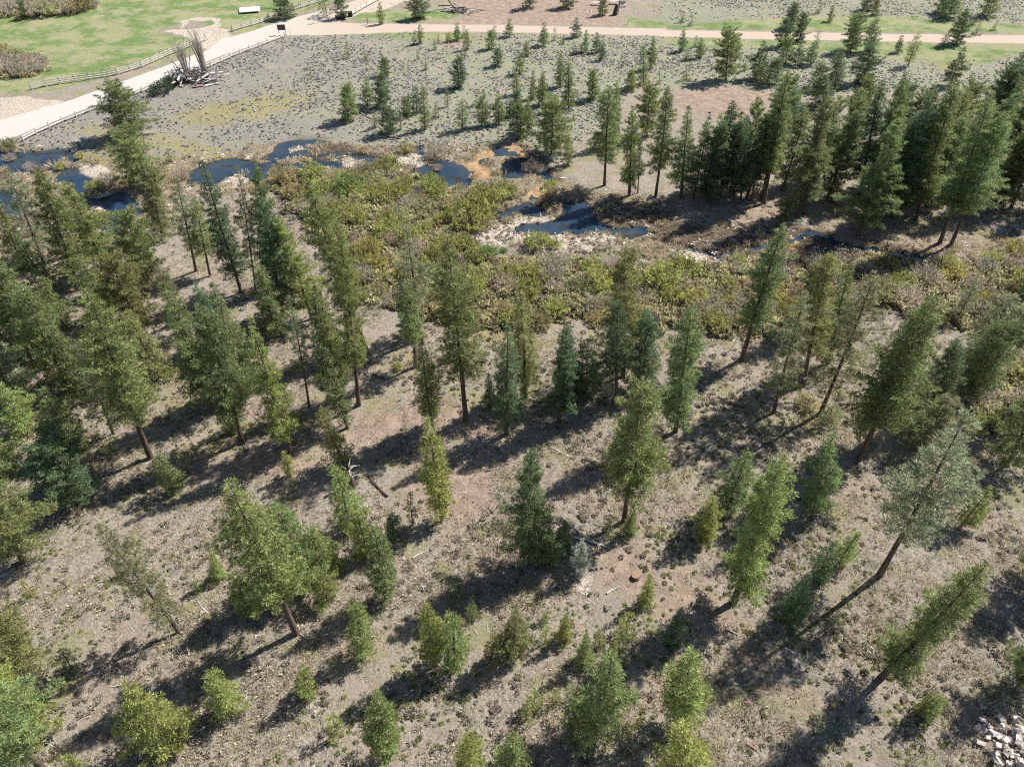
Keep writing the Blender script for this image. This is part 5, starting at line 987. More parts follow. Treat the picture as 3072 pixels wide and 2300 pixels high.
-14.45|83.53|1.07|k|small bare grey-brown willow bush at the forest edge clearing, second from left
-40.34|116.39|2.05|o|big dull olive willow bush on the braided channel islands
32.18|80.61|1.05|k|small bare grey-brown willow bush right behind the lone pine, right of two
-24.92|119.74|1.57|o|medium dull olive willow bush above the braided channels
-32.69|116.97|1.36|k|medium bare grey-brown willow bush behind the blue pond
-21.14|117.83|1.14|k|small bare grey-brown willow bush below the shallow grey pool
-8.63|104.01|1.89|y|big bright yellow-green willow bush along the small beaver dam, leftmost of 3
27.02|82.37|1.11|k|small bare grey-brown willow bush in the browner thicket, fourth from left
-139.03|226.07|1.83|k|medium bare grey-brown willow bush in the far green meadow hedge, thirteenth from left
-154.06|231.15|1.80|k|medium bare grey-brown willow bush in the far green meadow hedge, second from left
-11.28|87.00|1.56|o|medium dull olive willow bush behind the pointed pine
-142.40|234.00|1.96|k|big bare grey-brown willow bush in the far green meadow hedge, third from left
-11.32|90.22|2.05|y|big bright yellow-green willow bush behind the pointed pine, left of two
-5.38|82.87|1.61|y|medium bright yellow-green willow bush in the lower thicket middle, leftmost of 3
-21.35|112.77|1.07|y|small bright yellow-green willow bush below the shallow grey pool
3.68|75.92|1.53|o|medium dull olive willow bush in the lower thicket, left of two
-123.37|217.19|1.03|o|small dull olive willow bush at the far hedge's open end, right of two
65.40|66.73|1.32|k|medium bare grey-brown willow bush on the outer forest rim, rightmost of 5
29.80|75.73|1.09|o|small dull olive willow bush in the browner thicket
-152.91|234.61|1.59|k|medium bare grey-brown willow bush in the far green meadow hedge, fourth from left
-123.15|176.79|1.06|k|small bare grey-brown willow bush in the meadow's near hedge, second from left
-21.90|86.11|1.63|k|medium bare grey-brown willow bush at the forest edge clearing
-22.37|120.72|2.06|y|big bright yellow-green willow bush near the pale driftwood flats
0.93|89.30|1.00|k|small bare grey-brown willow bush in the lower thicket middle
16.53|77.25|1.83|o|medium dull olive willow bush in the browner thicket
60.80|87.52|1.52|k|medium bare grey-brown willow bush by the bank's white pebbles, right of two
-22.70|90.71|1.13|y|small bright yellow-green willow bush in the thicket heart, left of two
-20.59|108.15|1.20|o|small dull olive willow bush below the shallow grey pool
-20.37|101.75|1.41|y|medium bright yellow-green willow bush in the bright middle clump, left of two
9.80|83.19|1.60|o|medium dull olive willow bush in the lower thicket, right of two
-12.93|110.33|1.44|y|medium bright yellow-green willow bush in the bright middle clump, right of two
5.09|80.23|1.06|k|small bare grey-brown willow bush in the lower thicket, leftmost of 3
61.89|67.90|2.04|k|big bare grey-brown willow bush on the outer forest rim
-125.68|234.31|1.43|k|medium bare grey-brown willow bush at the far hedge's open end, rightmost of 8
-32.73|108.87|1.17|y|small bright yellow-green willow bush on the reddish bank, right of two
63.92|73.62|1.33|k|medium bare grey-brown willow bush around the thin leaning pine, second from left
11.14|76.50|1.04|o|small dull olive willow bush in the lower thicket
-6.76|87.35|1.06|y|small bright yellow-green willow bush behind the pointed pine, right of two
15.91|81.39|1.64|k|medium bare grey-brown willow bush under the creek's dark bend, right of two
-27.83|96.84|1.73|o|medium dull olive willow bush in the thicket's shady corner
-133.65|224.41|1.28|k|small bare grey-brown willow bush in the far green meadow hedge, rightmost of 9'''
def place_bushes():
    rows=[r.split('|') for r in BUSH.strip().splitlines()]
    zz=hgt([float(r[0]) for r in rows],[float(r[1]) for r in rows])
    for r,z in zip(rows,zz):
        x,y,R=map(float,r[:3]); col=r[3]; v=rnd.choice(BV[col!='k' and col!='r'])
        o=obj('willow_bush',v,loc=(x,y,max(z,WATER_Z)-.04)); s=R*1.16; o.scale=(s*rnd.uniform(.9,1.15),s*rnd.uniform(.9,1.15),s*rnd.uniform(1.0,1.4)*(1.0 if R<1.9 else .85)); o.rotation_euler.z=rnd.random()*6.28
        j=rnd.uniform(.8,1.2); c=BCOL[col]; o.color=(c[0]*j*rnd.uniform(.9,1.1),c[1]*j,c[2]*j,1); tag(o,r[4],'willow bush','willows along the creek')
place_bushes()

# ---------------------------------------------------------------- ground cover (nobody could count it)
def tuft(seed,n,h,wd,spread,base=.2):
    g=np.random.default_rng(seed); a=g.random(n)*6.28; r=base*np.sqrt(g.random(n)); C=np.stack([np.cos(a)*r,np.sin(a)*r,np.zeros(n)],1)
    D=np.stack([np.cos(a)*spread*r/base,np.sin(a)*spread*r/base,np.ones(n)],1); return blades(C,D,1,h,wd,.3,g)
def shrublet(seed,h,ws=1.):
    g=np.random.default_rng(seed); n=26; a=g.random(n)*6.28; t=np.arccos(g.random(n)**.7); d=np.stack([np.cos(a)*np.sin(t),np.sin(a)*np.sin(t),np.cos(t)*.8],1)
    V,F=blades(d*h*.55,d+[0,0,.3],3,h*.6,h*.22*ws,.5,g); return V,F
def sticks(seed,n,L):
    g=np.random.default_rng(seed); ps=[]
    for q in range(n):
        a=g.random()*6.28; l=L*(.4+.6*g.random()); c=np.array([g.normal()*.35,g.normal()*.35,.03+.1*g.random()]); d=np.array([math.cos(a),math.sin(a),g.normal()*.2])*l/2
        ps.append(tube([c-d,c+d],[.03,.015],3))
    return join(ps)
def stones(seed,n,r):
    g=np.random.default_rng(seed); ps=[]
    for q in range(n):
        V=np.array([[x,y,z] for x in(-1,1) for y in(-1,1) for z in(-1,1)],float)*(1+g.normal(size=(8,3))*.22)*r*(.5+.8*g.random())*[1,.8,.6]
        an=g.random()*6.28; c,s=math.cos(an),math.sin(an); V=V@np.array([[c,-s,0],[s,c,0],[0,0,1]])+[g.normal()*.3,g.normal()*.3,r*.3]
        ps.append((V,np.array([[0,1,3,2],[4,6,7,5],[0,4,5,1],[2,3,7,6],[0,2,6,4],[1,5,7,3]])))
    return join(ps)
def scatter(name,px,py,scl,shapes,m,label,cat,dz=-.03):
    col=bpy.data.collections.new(name+'_shapes')
    for i,(V,F) in enumerate(shapes):
        o=bpy.data.objects.new(f'{name}_shape_{i}',mesh(name+'_shape',V,F,[m])); col.objects.link(o)
    z=hgt(px,py)+dz; n=len(px)
    me=bpy.data.meshes.new(name); me.vertices.add(n); me.vertices.foreach_set('co',np.stack([px,py,z],1).astype(np.float32).ravel())
    a=me.attributes.new('scl','FLOAT','POINT'); a.data.foreach_set('value',np.asarray(scl,np.float32))
    a=me.attributes.new('rot','FLOAT_VECTOR','POINT'); rv=np.zeros((n,3),np.float32); rv[:,2]=rng.random(n)*6.28; a.data.foreach_set('vector',rv.ravel())
    a=me.attributes.new('pick','INT','POINT'); a.data.foreach_set('value',rng.integers(0,len(shapes),n).astype(np.int32))
    me.materials.append(m); o=obj(name,me)
    ng=bpy.data.node_groups.new(name,'GeometryNodeTree'); ng.interface.new_socket('Geometry',in_out='INPUT',socket_type='NodeSocketGeometry'); ng.interface.new_socket('Geometry',in_out='OUTPUT',socket_type='NodeSocketGeometry')
    gi=ng.nodes.new('NodeGroupInput'); go=ng.nodes.new('NodeGroupOutput'); ip=ng.nodes.new('GeometryNodeInstanceOnPoints'); ci=ng.nodes.new('GeometryNodeCollectionInfo')
    ci.inputs['Collection'].default_value=col; ci.inputs['Separate Children'].default_value=True; ci.inputs['Reset Children'].default_value=True
    def at(nm,t):
        q=ng.nodes.new('GeometryNodeInputNamedAttribute'); q.data_type=t; q.inputs['Name'].default_value=nm; return q.outputs['Attribute']
    e2r=ng.nodes.new('FunctionNodeEulerToRotation'); ng.links.new(at('rot','FLOAT_VECTOR'),e2r.inputs[0])
    ng.links.new(gi.outputs[0],ip.inputs['Points']); ng.links.new(ci.outputs[0],ip.inputs['Instance']); ip.inputs['Pick Instance'].default_value=True
    ng.links.new(at('pick','INT'),ip.inputs['Instance Index']); ng.links.new(e2r.outputs[0],ip.inputs['Rotation']); ng.links.new(at('scl','FLOAT'),ip.inputs['Scale']); ng.links.new(ip.outputs[0],go.inputs[0])
    md=o.modifiers.new('scatter','NODES'); md.node_group=ng
    return tag(o,label,cat,kind='stuff')
def pts(n,keep):
    """random points in the wedge of land the picture takes in (and a step beyond)"""
    y=18+(232-18)*rng.random(n)**.9*1.; half=48+ (y-20)*.56; x=(rng.random(n)*2-1)*half
    m=masks(x,y); k=rng.random(n)<keep(x,y,m); return x[k],y[k]
M_sage=foliage('sagebrush_leaves',False,(.62,.60,.55),trans=.5,gloss=.1,isl=.3)
M_dry=foliage('dry_grass_blades',False,(.55,.48,.36),trans=.35,gloss=.1,isl=.35)
M_low=foliage('low_green_growth',False,(.30,.33,.13),trans=.3,gloss=.1,isl=.35)
M_twig=foliage('grey_litter_shrubs',False,(.50,.45,.38),trans=.3,gloss=.1,isl=.5)
M_drift=simple('bleached_driftwood',(.72,.63,.55),var=.3,sc=2.)
dry=lambda m:(1-np.clip(m['road']*1.6,0,1))*(m['water']<.3)*(m['sand']<.3)
px,py=pts(130000,lambda x,y,m:dry(m)*m['sage']*(1-m['bare']*.9)*(1-m['grass']*.93)*(1-m['fen']*.8)*(1-.6*m['olive'])*np.clip(.55+1.6*fbm(x,y,9,61),.12,1)*.85)
scatter('sagebrush',px,py,.5+.7*rng.random(len(px)),[shrublet(400+i,.26,2.0) for i in range(5)],M_sage,'low grey-green sagebrush covering the open flat beyond the creek','sagebrush')
fl=lambda m:dry(m)*(1-m['sage'])*(1-m['grass'])
y0=np.array(0)
def near_pts(n,keep):
    y=17+95*rng.random(n); half=44+(y-20)*.62; x=(rng.random(n)*2-1)*half; m=masks(x,y); k=rng.random(n)<keep(x,y,m); return x[k],y[k]
px,py=near_pts(70000,lambda x,y,m:fl(m)*(1-.7*m['bare'])*(1-.7*m['fen'])*np.clip(.5+1.3*fbm(x,y,5,71),.05,1))
scatter('dry_grass',px,py,.5+.8*rng.random(len(px)),[tuft(420+i,22,.30,.035,1.1) for i in range(5)],M_dry,'straw-coloured dry grass tufts over the forest floor','dry grass')
px,py=near_pts(36000,lambda x,y,m:fl(m)*(1-.85*m['bare'])*np.clip(.15+1.2*fbm(x,y,6,81),.0,1))
scatter('litter_shrubs',px,py,.4+.8*rng.random(len(px)),[shrublet(440+i,.33) for i in range(5)],M_twig,'small grey-brown leafless ground shrubs between the pines','ground shrubs')
px,py=near_pts(26000,lambda x,y,m:fl(m)*(1-.8*m['bare'])*np.clip(.1+1.8*fbm(x,y,8,91)+.3*m['olive'],.0,1))
scatter('green_sprouts',px,py,.4+.7*rng.random(len(px)),[shrublet(460+i,.26) for i in range(4)],M_low,'fresh green low growth in patches on the forest floor','ground cover')
px,py=pts(60000,lambda x,y,m:dry(m)*(1-m['thick']*.5)*np.clip(m['fen']*.55*(np.clip(.35+1.8*fbm(x,y,5,95),0,1))+m['pale']*(x>-60)*.9,0,1)*((y<150)))
scatter('driftwood_rubble',px,py,.5+.6*rng.random(len(px)),[sticks(480+i,9,1.3) for i in range(4)]+[stones(490+i,5,.13) for i in range(2)],M_drift,'bleached sticks and pale stones heaped on the creek bars','driftwood')
px,py=near_pts(9000,lambda x,y,m:fl(m)*(.15+.5*m['bare'])*(y<75))
scatter('fallen_twigs',px,py,.35+.6*rng.random(len(px)),[sticks(500+i,2,1.2) for i in range(4)],M_wood,'thin broken twigs littering the forest floor','twigs')
px,py=pts(70000,lambda x,y,m:dry(m)*m['thick']*.9)
scatter('thicket_undergrowth',px,py,.9+1.4*rng.random(len(px)),[shrublet(520+i,.5) for i in range(5)],foliage('undergrowth_leaves',False,(.52,.48,.30),trans=.35,gloss=.1,isl=.5),'tangled low undergrowth filling gaps between the willow bushes','undergrowth')

M_tus=foliage('marsh_grass_blades',False,(.52,.44,.29),trans=.3,gloss=.1,isl=.5)
px,py=pts(60000,lambda x,y,m:(1-m['road'])*(1-m['sand'])*(1-m['pale']*.7)*m['fen']*np.where(m['water']>.5,np.where(x<-48,.16,.012)*(fbm(x,y,4,131)>.2),.5)*np.clip(.5+1.5*fbm(x,y,4,121),.05,1)*(y<150))
tz=hgt(px,py); keep=tz>-3; px,py=px[keep],py[keep]
scatter('marsh_tussocks',px,py,(.7+1.0*rng.random(len(px)))*np.where(hgt(px,py)<-.6,1.9,.9),[tuft(540+i,34,.50,.05,1.0,.26) for i in range(4)],M_tus,'tan dead marsh grass tussocks along and in the wet creek margins','marsh grass')
# ---------------------------------------------------------------- fences
FEN_=[[[[-106.35,158.96],[-103.54,161.61],[-97.18,164.79],[-91.08,167.49],[-86.61,173.09],[-83.38,181.09],[-80.74,185.85],[-77.82,191.49]],3,"grey"],[[[-94.74,132.49],[-91.16,141.34],[-86.6,148.67],[-82.15,154.35],[-78.08,162.15],[-74.51,167.68],[-70.56,172.89],[-66.1,181.09],[-62.25,187.62],[-58.57,194.53]],2,"white"],[[[-73.01,198.14],[-68.55,204.38],[-64.45,212.56],[-61.04,217.83],[-55.94,224.2],[-49.37,231.49]],3,"grey"],[[[-44.44,210.94],[-41.89,218.11],[-38.52,226.14],[-35.91,231.49]],2,"white"]]
def box(c,s,rz=0.):
    V=np.array([[x,y,z] for x in(-.5,.5) for y in(-.5,.5) for z in(-.5,.5)])*s
    a,b=math.cos(rz),math.sin(rz); V=V@np.array([[a,b,0],[-b,a,0],[0,0,1]])+c
    return V,np.array([[0,1,3,2],[4,6,7,5],[0,4,5,1],[2,3,7,6],[0,2,6,4],[1,5,7,3]])
FL=['grey three-rail jack fence on green grass above the gravel road','long pale two-rail fence along the gravel road above the ponds','grey three-rail fence on the meadow side of the road junction','short pale rail fence running away beyond the road junction']
def fence(pts_,n,kind,label):
    m=M_woodw if kind=='white' else M_wood
    P=np.array(pts_); seg=np.hypot(*np.diff(P,axis=0).T); cum=np.concatenate([[0],np.cumsum(seg)]); tot=cum[-1]; k=max(2,int(round(tot/3.1))); ss=np.linspace(0,tot,k+1)
    Q=np.stack([np.interp(ss,cum,P[:,0]),np.interp(ss,cum,P[:,1])],1); zz=hgt(Q[:,0],Q[:,1])
    o=Q[0]; root=empty('rail_fence',(o[0],o[1],zz[0])); tag(root,label,'fence','rail fences')
    post=None
    for i,(q,z) in enumerate(zip(Q,zz)):
        d=Q[min(i+1,k)]-Q[max(i-1,0)]; a=math.atan2(d[1],d[0])
        if post is None:
            if n==3: v=join([tube([[0,-.6,-.1],[0,.1,1.45]],[.11,.09],6),tube([[0,.6,-.1],[0,-.1,1.45]],[.11,.09],6)])
            else: v=tube([[0,0,-.2],[0,0,1.2]],[.14,.12],7)
            post=mesh('fence_post',*v,[m])
        e=obj('post',post,root,(q[0]-o[0],q[1]-o[1],z-zz[0])); e.rotation_euler.z=a+rnd.uniform(-.1,.1)
        if i<k:
            q2=Q[i+1]; z2=zz[i+1]
            for j in range(n):
                hgt_=(.38+.36*j) if n==3 else (.5+.45*j); off=np.array([-math.sin(a),math.cos(a)])*(.0 if n==2 else (.42-.36*j*.33*1.5)*-1)
                A=np.array([q[0]-o[0]+off[0],q[1]-o[1]+off[1],z-zz[0]+hgt_+rnd.uniform(-.05,.05)]); B=np.array([q2[0]-o[0]+off[0],q2[1]-o[1]+off[1],z2-zz[0]+hgt_+rnd.uniform(-.05,.05)])
                c=(A+B)/2; obj('rail',mesh('rail',*tube([A-c,B-c],[.115,.095],5),[m]),root,tuple(c))
for (p_,n_,k_),l_ in zip(FEN_,FL): fence(p_,n_,k_,l_)

# ---------------------------------------------------------------- small things
def root_at(name,xy,label,cat,rz=0,group=None,dz=0):
    return tag(empty(name,(xy[0],xy[1],gz(*xy)+dz),rz),label,cat,group)
# low white deck with a drawbar
t=root_at('flat_trailer',(-73.24, 215.67),'low white flat trailer deck with thin drawbar on the green grass','trailer',.25)
obj('deck',mesh('deck',*box([0,0,.5],[5.4,4.4,.14]),[M_white]),t); obj('frame',mesh('frame',*join([box([0,1.9,.36],[5.2,.12,.14]),box([0,-1.9,.36],[5.2,.12,.14])]),[M_dark]),t)
obj('drawbar',mesh('drawbar',*join([tube([[3.1,.8,.45],[5.6,.1,.4]],[.06,.05],5),tube([[3.1,-.8,.45],[5.6,-.1,.4]],[.06,.05],5),tube([[5.5,0,.4],[7.2,.2,.35]],[.06,.05],5)]),[M_dark]),t)
wh=mesh('wheel',*join([tube([[-.0,-.1,0],[0,.1,0]],[.3,.3],12),tube([[0,-.105,0],[0,-.1,0]],[.02,.3],12),tube([[0,.1,0],[0,.105,0]],[.3,.02],12)]),[M_black])
for sx in(-.5,.5):
    for sy in(-2.05,2.05): obj('wheel',wh,t,(sx,sy,.22)).scale=(.7,.7,.7)
# sign board on two posts by the end of the fence
t=root_at('sign_board',(-59.4, 195.69),'dark wooden sign board on two posts at the fence end','sign',.1)
obj('board',mesh('board',*box([0,0,1.75],[2.0,.1,1.3]),[M_sign]),t)
for s in(-.85,.85): obj('post',mesh('post',*box([s,.07,1.2],[.14,.12,2.5]),[M_wood]),t)
obj('roof',mesh('roof',*join([box([0,-.12,2.5],[2.4,.4,.06]),box([0,.18,2.5],[2.4,.2,.05])]),[M_wood]),t)
t=root_at('notice_stand',(-52.64, 205.01),'small white notice stand beside the road junction','sign',.2)
obj('board',mesh('board',*box([0,0,1.5],[1.3,.08,1.3]),[M_white]),t)
for s in(-.55,.55): obj('leg',mesh('leg',*box([s,.06,.75],[.1,.1,1.5]),[M_woodw]),t)
def post(xy,label,h=1.6,r=.09,m=M_white,lx=.2):
    tag(obj('marker_post',mesh('marker_post',*join([tube([[0,0,-.2],[lx*h*.5,0,h]],[r,r*.9],8),tube([[lx*h*.5,0,h],[lx*h*.5,0,h+.04]],[r*.9,.01],8)]),[m]),loc=(xy[0],xy[1],gz(*xy))),label,'post','marker posts')
post((-7.91, 192.19),'white leaning roadside post between saplings below the dirt road',1.7,.13,lx=.35)
post((31.1, 204.64),'short pale post on the bright grass beyond the dirt road',1.7,.1)
post((28.56, 70.37),'thin white pole standing near the lone pine by the willows',2.6,.05,lx=.4)
post((-57.5, 196.37),'slim marker stake at the edge of the road junction',1.5,.05,M_wood,0)
def drum(xy,label,m=M_black):
    r=.62; k=14; V,F=tube([[0,0,0],[0,0,.08],[0,0,.35],[0,0,.45],[0,0,.8],[0,0,.9],[0,0,1.25],[0,0,1.3],[0,0,1.3]],[r,r*1.04,r,r*1.04,r,r*1.04,r,r*1.04,.02],k)
    o=obj('drum',mesh('drum',V,F,[m],smooth=False),loc=(xy[0],xy[1],gz(*xy))); tag(o,label,'drum','black drums by the rail fence')
drum((-46.07, 208.85),'squat black drum under the tree at the rail fence end'); drum((-44.42, 211.2),'black drum beside the pale rail fence, farther from the tree')
t=root_at('reddish_crate',(-47.44, 209.44),'low faded reddish crate next to the black drum','crate',.3)
obj('slats',mesh('slats',*join([box([0,0,.1+.22*i],[1.6,.9,.14]) for i in range(3)]),[M_rust]),t); obj('lid',mesh('lid',*box([0,0,.78],[1.7,1.0,.08]),[M_woodw]),t)
# slash pile beyond the dirt road
t=root_at('slash_pile',(-14.75, 215.31),'tangled grey slash pile of logs beyond the dirt road','brush pile',0)
for i in range(34):
    a=rnd.gauss(.1,.8); L=rnd.uniform(2,5); c=np.array([rnd.gauss(0,2.2),rnd.gauss(0,.8),.25+abs(rnd.gauss(0,.5))]); d=np.array([math.cos(a),math.sin(a),rnd.gauss(0,.22)])*L/2
    obj('log',mesh('log',*tube([-d,d*.3,d],[.16,.13,.07],6),[M_wood if i%3 else M_dark]),t,tuple(c))
# picnic tables
def picnic(xy,rz,label):
    t=root_at('picnic_table',xy,label,'picnic table',rz,'camp picnic tables')
    for j in range(5): obj('plank',mesh('plank',*box([0,-.36+.18*j,.76],[2.3,.16,.05]),[M_woodw]),t)
    for s in(-1,1): obj('bench',mesh('bench',*box([0,s*.8,.45],[2.3,.28,.05]),[M_woodw]),t)
    for s in(-.8,.8): obj('leg_frame',mesh('leg_frame',*join([tube([[s,-.75,0],[s,-.2,.73]],[.05,.05],4),tube([[s,.75,0],[s,.2,.73]],[.05,.05],4),tube([[s,-.85,.42],[s,.85,.42]],[.04,.04],4)]),[M_wood]),t)
picnic((23.87, 221.7),.1,'grey picnic table left of the green camp sapling'); picnic((29.2, 222.43),.0,'low pale picnic table between the camp sapling and tall stump')
t=root_at('camp_bench',(31.19, 219.82),'pale high-backed bench seat at the camp path end','bench',0)
obj('seat',mesh('seat',*box([0,0,.5],[2.2,.8,.1]),[M_woodw]),t); obj('backrest',mesh('backrest',*box([0,.4,1.0],[2.0,.12,1.0]),[M_wood]),t)
for s in(-.9,.9): obj('leg',mesh('leg',*box([s,0,.22],[.12,.7,.44]),[M_wood]),t)
t=root_at('tall_stump',(28.53, 212.83),'tall split dark stump standing in the camp clearing','stump',0)
obj('trunk',mesh('trunk',*join([tube([[0,0,-.1],[.1,0,1.4],[.2,.1,2.6]],[.75,.6,.25],9),tube([[.5,.1,.2],[.75,0,1.8],[.9,.2,3.4]],[.35,.3,.08],7)]),[M_dark],smooth=True),t); obj('splinter',mesh('splinter',*tube([[.3,-.5,.2],[.6,-.45,1.6],[.8,-.3,3.0]],[.16,.12,.04],5),[M_woodw]),t)
def rock(xy,r,label,m=M_stone,grp='loose stones'):
    g=np.random.default_rng(int(abs(xy[0]*91+xy[1]*37))+3); k=8; rings=[(-.3,.6),(0,1),(.35,.85),(.6,.45),(.68,.02)]
    V=np.array([[math.cos(6.283*q/k)*rr*(1+g.normal()*.13),math.sin(6.283*q/k)*rr*.85*(1+g.normal()*.13),zz*(1+g.normal()*.08)] for zz,rr in rings for q in range(k)])*r
    F=np.array([(i*k+q,i*k+(q+1)%k,(i+1)*k+(q+1)%k,(i+1)*k+q) for i in range(4) for q in range(k)])
    return tag(obj('rock',mesh('rock',V,F,[m]),loc=(xy[0],xy[1],gz(*xy))),label,'rock',grp)
rock((22.03, 216.0),.5,'white stone left of the camp sapling, nearer of its pair'); rock((22.66, 216.42),.5,'white stone closest to the camp sapling')
rock((17.23, 223.61),.6,'white stone under the bare-trunked pine beyond the road'); rock((41.09, 145.98),.35,'single dark stone on the bare pink clearing',M_dark)
rock((-37.76, 128.72),.3,'grey stone at the fen edge'); rock((19.74, 24.97),.35,'reddish stone on the near grey slope',M_rust)
# sawn stump in the foreground
t=root_at('sawn_stump',(11.77, 36.79),'round sawn stump on bare soil above the small bright pine','stump')
obj('trunk',mesh('trunk',*tube([[0,0,-.1],[0,0,.15],[0,0,.42]],[.5,.38,.34],12),[M_bark],smooth=True),t); obj('cut_face',mesh('cut_face',*tube([[0,0,.42],[0,0,.43]],[.34,.01],12),[M_cut]),t)
# black hose curling on the sandy clearing
hp=[(52.77, 119.53),(51.13, 118.91),(49.19, 117.19),(47.93, 115.57),(47.06, 114.38),(46.8, 113.21),(47.15, 112.46)]
hp=np.array(hp); tt=np.linspace(0,len(hp)-1,40); hx=np.interp(tt,range(len(hp)),hp[:,0]); hy=np.interp(tt,range(len(hp)),hp[:,1]); hz=hgt(hx,hy)+.06
hv,hf=tube(np.stack([hx-hx[0],hy-hy[0],hz],1),[.07]*40,6); tag(obj('hose',mesh('hose',hv,hf,[M_black],smooth=True),loc=(hx[0],hy[0],0)),'thin black hose curving over the small sandy clearing','hose')
# fallen logs and branches
def fallen(a,b,r,label,m=M_wood,br=6):
    a=np.array(a);b=np.array(b);za=gz(*a)+r;zb=gz(*b)+r*.7; t=empty('fallen_log',(a[0],a[1],za)); tag(t,label,'fallen log','fallen wood')
    d=np.array([b[0]-a[0],b[1]-a[1],zb-za]); L=np.linalg.norm(d); n=np.array([-d[1],d[0],0])/L
    obj('stem',mesh('stem',*tube([[0,0,0],d*.35+n*.04*L,d*.7+n*.02*L,d],[r,r*.85,r*.6,r*.25],7),[m],smooth=True),t)
    for i in range(br):
        s=rnd.uniform(.3,.95); p=d*s; e=p+d/L*rnd.uniform(.3,.9)*L*.12+n*rnd.choice([-1,1])*L*rnd.uniform(.08,.2)+np.array([0,0,rnd.uniform(0,.3)]); obj('branch',mesh('branch',*tube([p,(p+e)/2+[0,0,.05],e],[r*.35,r*.25,.01],4),[m]),t)
fallen((5.89, 41.32),(9.76, 40.04),.16,'grey log lying in shadow right of the bushy dark pine',M_wood)
fallen((-9.69, 38.9),(-8.17, 39.83),.07,'short bleached stick on straw slope by the small mixed pines',M_woodw,3)
fallen((-13.13, 46.42),(-15.69, 49.5),.13,'dark branchy fallen top in the forked shadow',M_dark,9)
fallen((-28.34, 56.8),(-32.47, 60.28),.09,'pinkish dead limb in shade beside the bright spire pine',M_rust,10)
fallen((-22.79, 26.03),(-21.43, 27.28),.07,'thin dark branch beside the small near yellow pine',M_dark,5)
fallen((-21.7, 24.82),(-22.95, 26.03),.06,'bleached hooked branch right of the small near yellow pine',M_woodw,8)
fallen((-28.32, 29.06),(-29.32, 31.08),.06,'pale stick at the foot of the thin grey-green pine',M_woodw,3)
fallen((-27.89, 33.03),(-30.12, 35.25),.06,'curved grey dead branch below the tiny yellow sapling',M_wood,8)
fallen((4.16, 53.53),(5.95, 52.07),.08,'pale log pieces in shade above the bushy dark pine',M_woodw,3)
fallen((-16.43, 53.53),(-15.89, 55.14),.05,'thin white twig on open ground by the broken stump',M_woodw,3)
fallen((8.91, 35.06),(10.19, 35.82),.08,'forked bleached branch below the sawn stump',M_woodw,6)
fallen((19.36, 31.51),(20.37, 30.91),.08,'broken branch on bare soil beside the big trunk shadow',M_wood,4)
fallen((24.1, 29.72),(24.75, 29.22),.07,'pale stick in the forked pine shadow',M_woodw,3)
fallen((21.05, 22.5),(23.71, 22.57),.06,'long thin reddish stick on the near grey slope',M_rust,4)
fallen((18.79, 21.67),(19.53, 21.12),.10,'short reddish bark piece at the near bottom slope',M_rust,1)
fallen((46.11, 35.24),(47.08, 35.15),.08,'pale broken log piece on bright soil at far right slope',M_woodw,2)
fallen((31.69, 29.88),(32.24, 29.22),.08,'grey stick beside the long bare leaning trunk',M_wood,2)
fallen((29.98, 97.67),(33.23, 100.35),.18,'dark log slanting down the shaded creek bank',M_dark,3)
fallen((-6.72, 131.69),(-3.97, 132.7),.12,'dark log along the sagebrush above the orange bend',M_dark,2)
fallen((-62.87, 80.92),(-61.01, 80.57),.16,'dark burnt log between the left forest pines',M_dark,2)
fallen((67.87, 197.2),(71.97, 199.82),.16,'grey log at the dirt road edge by the leaning pines',M_wood,2)
fallen((22.41, 109.13),(24.34, 110.95),.16,'pale log at the bare-trunked pine foot',M_woodw,3)
# broken stump with splintered branches in the forked shadow
t=root_at('broken_snag',(-17.01, 47.72),'splintered brown snag full of broken branches in deep shade','snag')
obj('trunk',mesh('trunk',*tube([[0,0,-.2],[-.05,.1,1.6],[-.1,.2,3.4]],[.42,.3,.2],8),[M_bark],smooth=True),t)
for i in range(16):
    a=rnd.random()*6.28; z0=rnd.uniform(1.2,3.4); L=rnd.uniform(.6,1.6); obj('branch',mesh('branch',*tube([[0,0,0],[math.cos(a)*L*.5,math.sin(a)*L*.5,.1],[math.cos(a)*L,math.sin(a)*L,rnd.uniform(-.4,.5)]],[.07,.05,.015],4),[M_wood]),t,(0,.1,z0))
# rock pile, near right corner
import itertools
t=root_at('rock_pile',(40.3, 20.98),'heap of pale broken stones at the near right corner','rock pile')
sm=[mesh('stone',*stones(600+i,1,.2),[M_stone]) for i in range(6)]
for i in range(150):
    r=2.6*math.sqrt(rnd.random()); a=rnd.random()*6.28; o=obj('stone',sm[i%6],t,(r*math.cos(a),r*math.sin(a)*1.1,.7*max(0,1-r/2.8)*rnd.uniform(.6,1)-.05)); s=rnd.uniform(.6,1.5); o.scale=(s,s,s); o.rotation_euler=(rnd.random(),rnd.random(),rnd.random()*6.28)
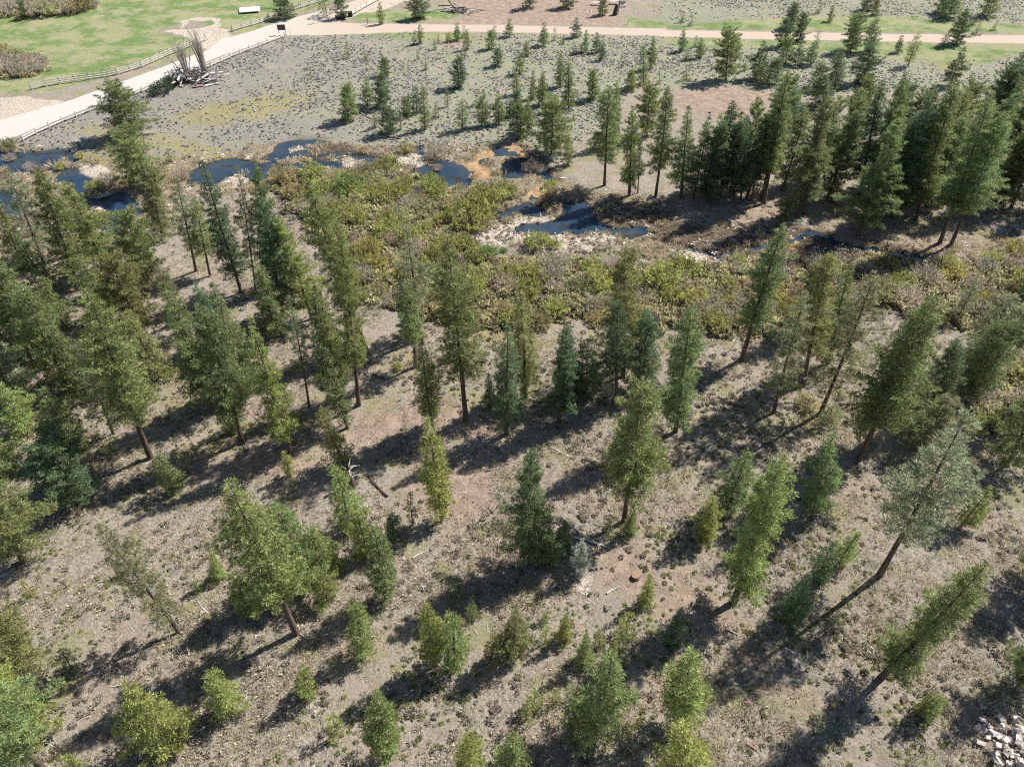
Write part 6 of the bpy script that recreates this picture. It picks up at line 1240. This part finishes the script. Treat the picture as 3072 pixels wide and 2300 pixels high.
# collapsed log ruin with bare saplings by the gravel road
rc=(-71.3, 163.14)
t=root_at('collapsed_shed',rc,'collapsed grey plank shed with brush heaped in it beside the road','ruined shed',.1); t.scale=(1.25,1.25,1.3)
for i in range(30):
    side=i%3; L=rnd.uniform(3.2,5.2)
    if side==0: c=(-2.6+rnd.gauss(0,.4),rnd.gauss(0,1.0),.3+rnd.random()*1.3); a=1.9+rnd.gauss(0,.25)
    elif side==1: c=(rnd.gauss(.2,1.8),1.6+rnd.gauss(0,.5),.5+rnd.random()*1.6); a=rnd.gauss(0,.35)
    else: c=(2.6+rnd.gauss(0,.7),rnd.gauss(-.2,1.0),.25+rnd.random()*1.0); a=.5+rnd.gauss(0,.4)
    o=obj('plank',mesh('plank',*box([0,0,0],[L,.26,.07]),[M_wood if i%4 else M_woodw]),t,c); o.rotation_euler=(rnd.gauss(0,.5),rnd.gauss(0,.25),a)
for s in ((-3.6,-1),(3.9,-.6),(-3.2,1.4),(3.6,1.6)): obj('corner_post',mesh('corner_post',*tube([[0,0,-.2],[s[0]*.08,0,2.4]],[.12,.09],6),[M_woodw]),t,(s[0],s[1],0))
for i in range(110):
    a=rnd.random()*6.28; L=rnd.uniform(.8,2.2); obj('brush_branch',mesh('brush_branch',*tube([[0,0,0],[math.cos(a)*L*.5,math.sin(a)*L*.5,.4],[math.cos(a)*L,math.sin(a)*L,rnd.uniform(0,.9)]],[.07,.05,.02],4),[M_dark if i%2 else M_wood]),t,(rnd.gauss(0,1.4),rnd.gauss(.4,.8),.1+rnd.random()*1.3))
obj('metal_sheet',mesh('metal_sheet',*box([1.0,-2.2,.12],[1.9,.9,.05],.3),[M_rust]),t); obj('pale_board',mesh('pale_board',*box([3.2,-1.9,.15],[2.2,.5,.07],.5),[M_white]),t)
def bare_tree(xy,n,h,spread,seed,label):
    g=np.random.default_rng(seed); t=root_at('bare_tree',xy,label,'bare tree',0,'leafless saplings at the ruined shed')
    for i in range(n):
        a=g.random()*6.28; s=spread*g.random(); H_=h*(.7+.4*g.random()); b=np.array([math.cos(a)*.5*g.random(),math.sin(a)*.4*g.random(),0]); e=b+np.array([math.cos(a)*s,math.sin(a)*s*.7,H_]); m_=(b+e)/2+np.array([0,0,.1*H_])
        ps=[tube([b,m_,e],[.11,.07,.015],5)]
        for q in range(16):
            u=.3+.68*g.random(); p=b+(e-b)*u; aa=g.random()*6.28; L=.5+.9*g.random(); L*=1.5; ps.append(tube([p,p+np.array([math.cos(aa)*L*.4,math.sin(aa)*L*.4,L*.8])],[.03,.008],3))
        obj('stem',mesh('stem',*join(ps),[M_stem]),t)
bare_tree((-73.61, 164.97),16,8.2,3.8,5,'fan of leafless grey stems at the shed, nearer the ponds side')
bare_tree((-69.47, 165.43),18,9.6,2.0,6,'upright row of leafless grey stems at the shed, nearer the fence')
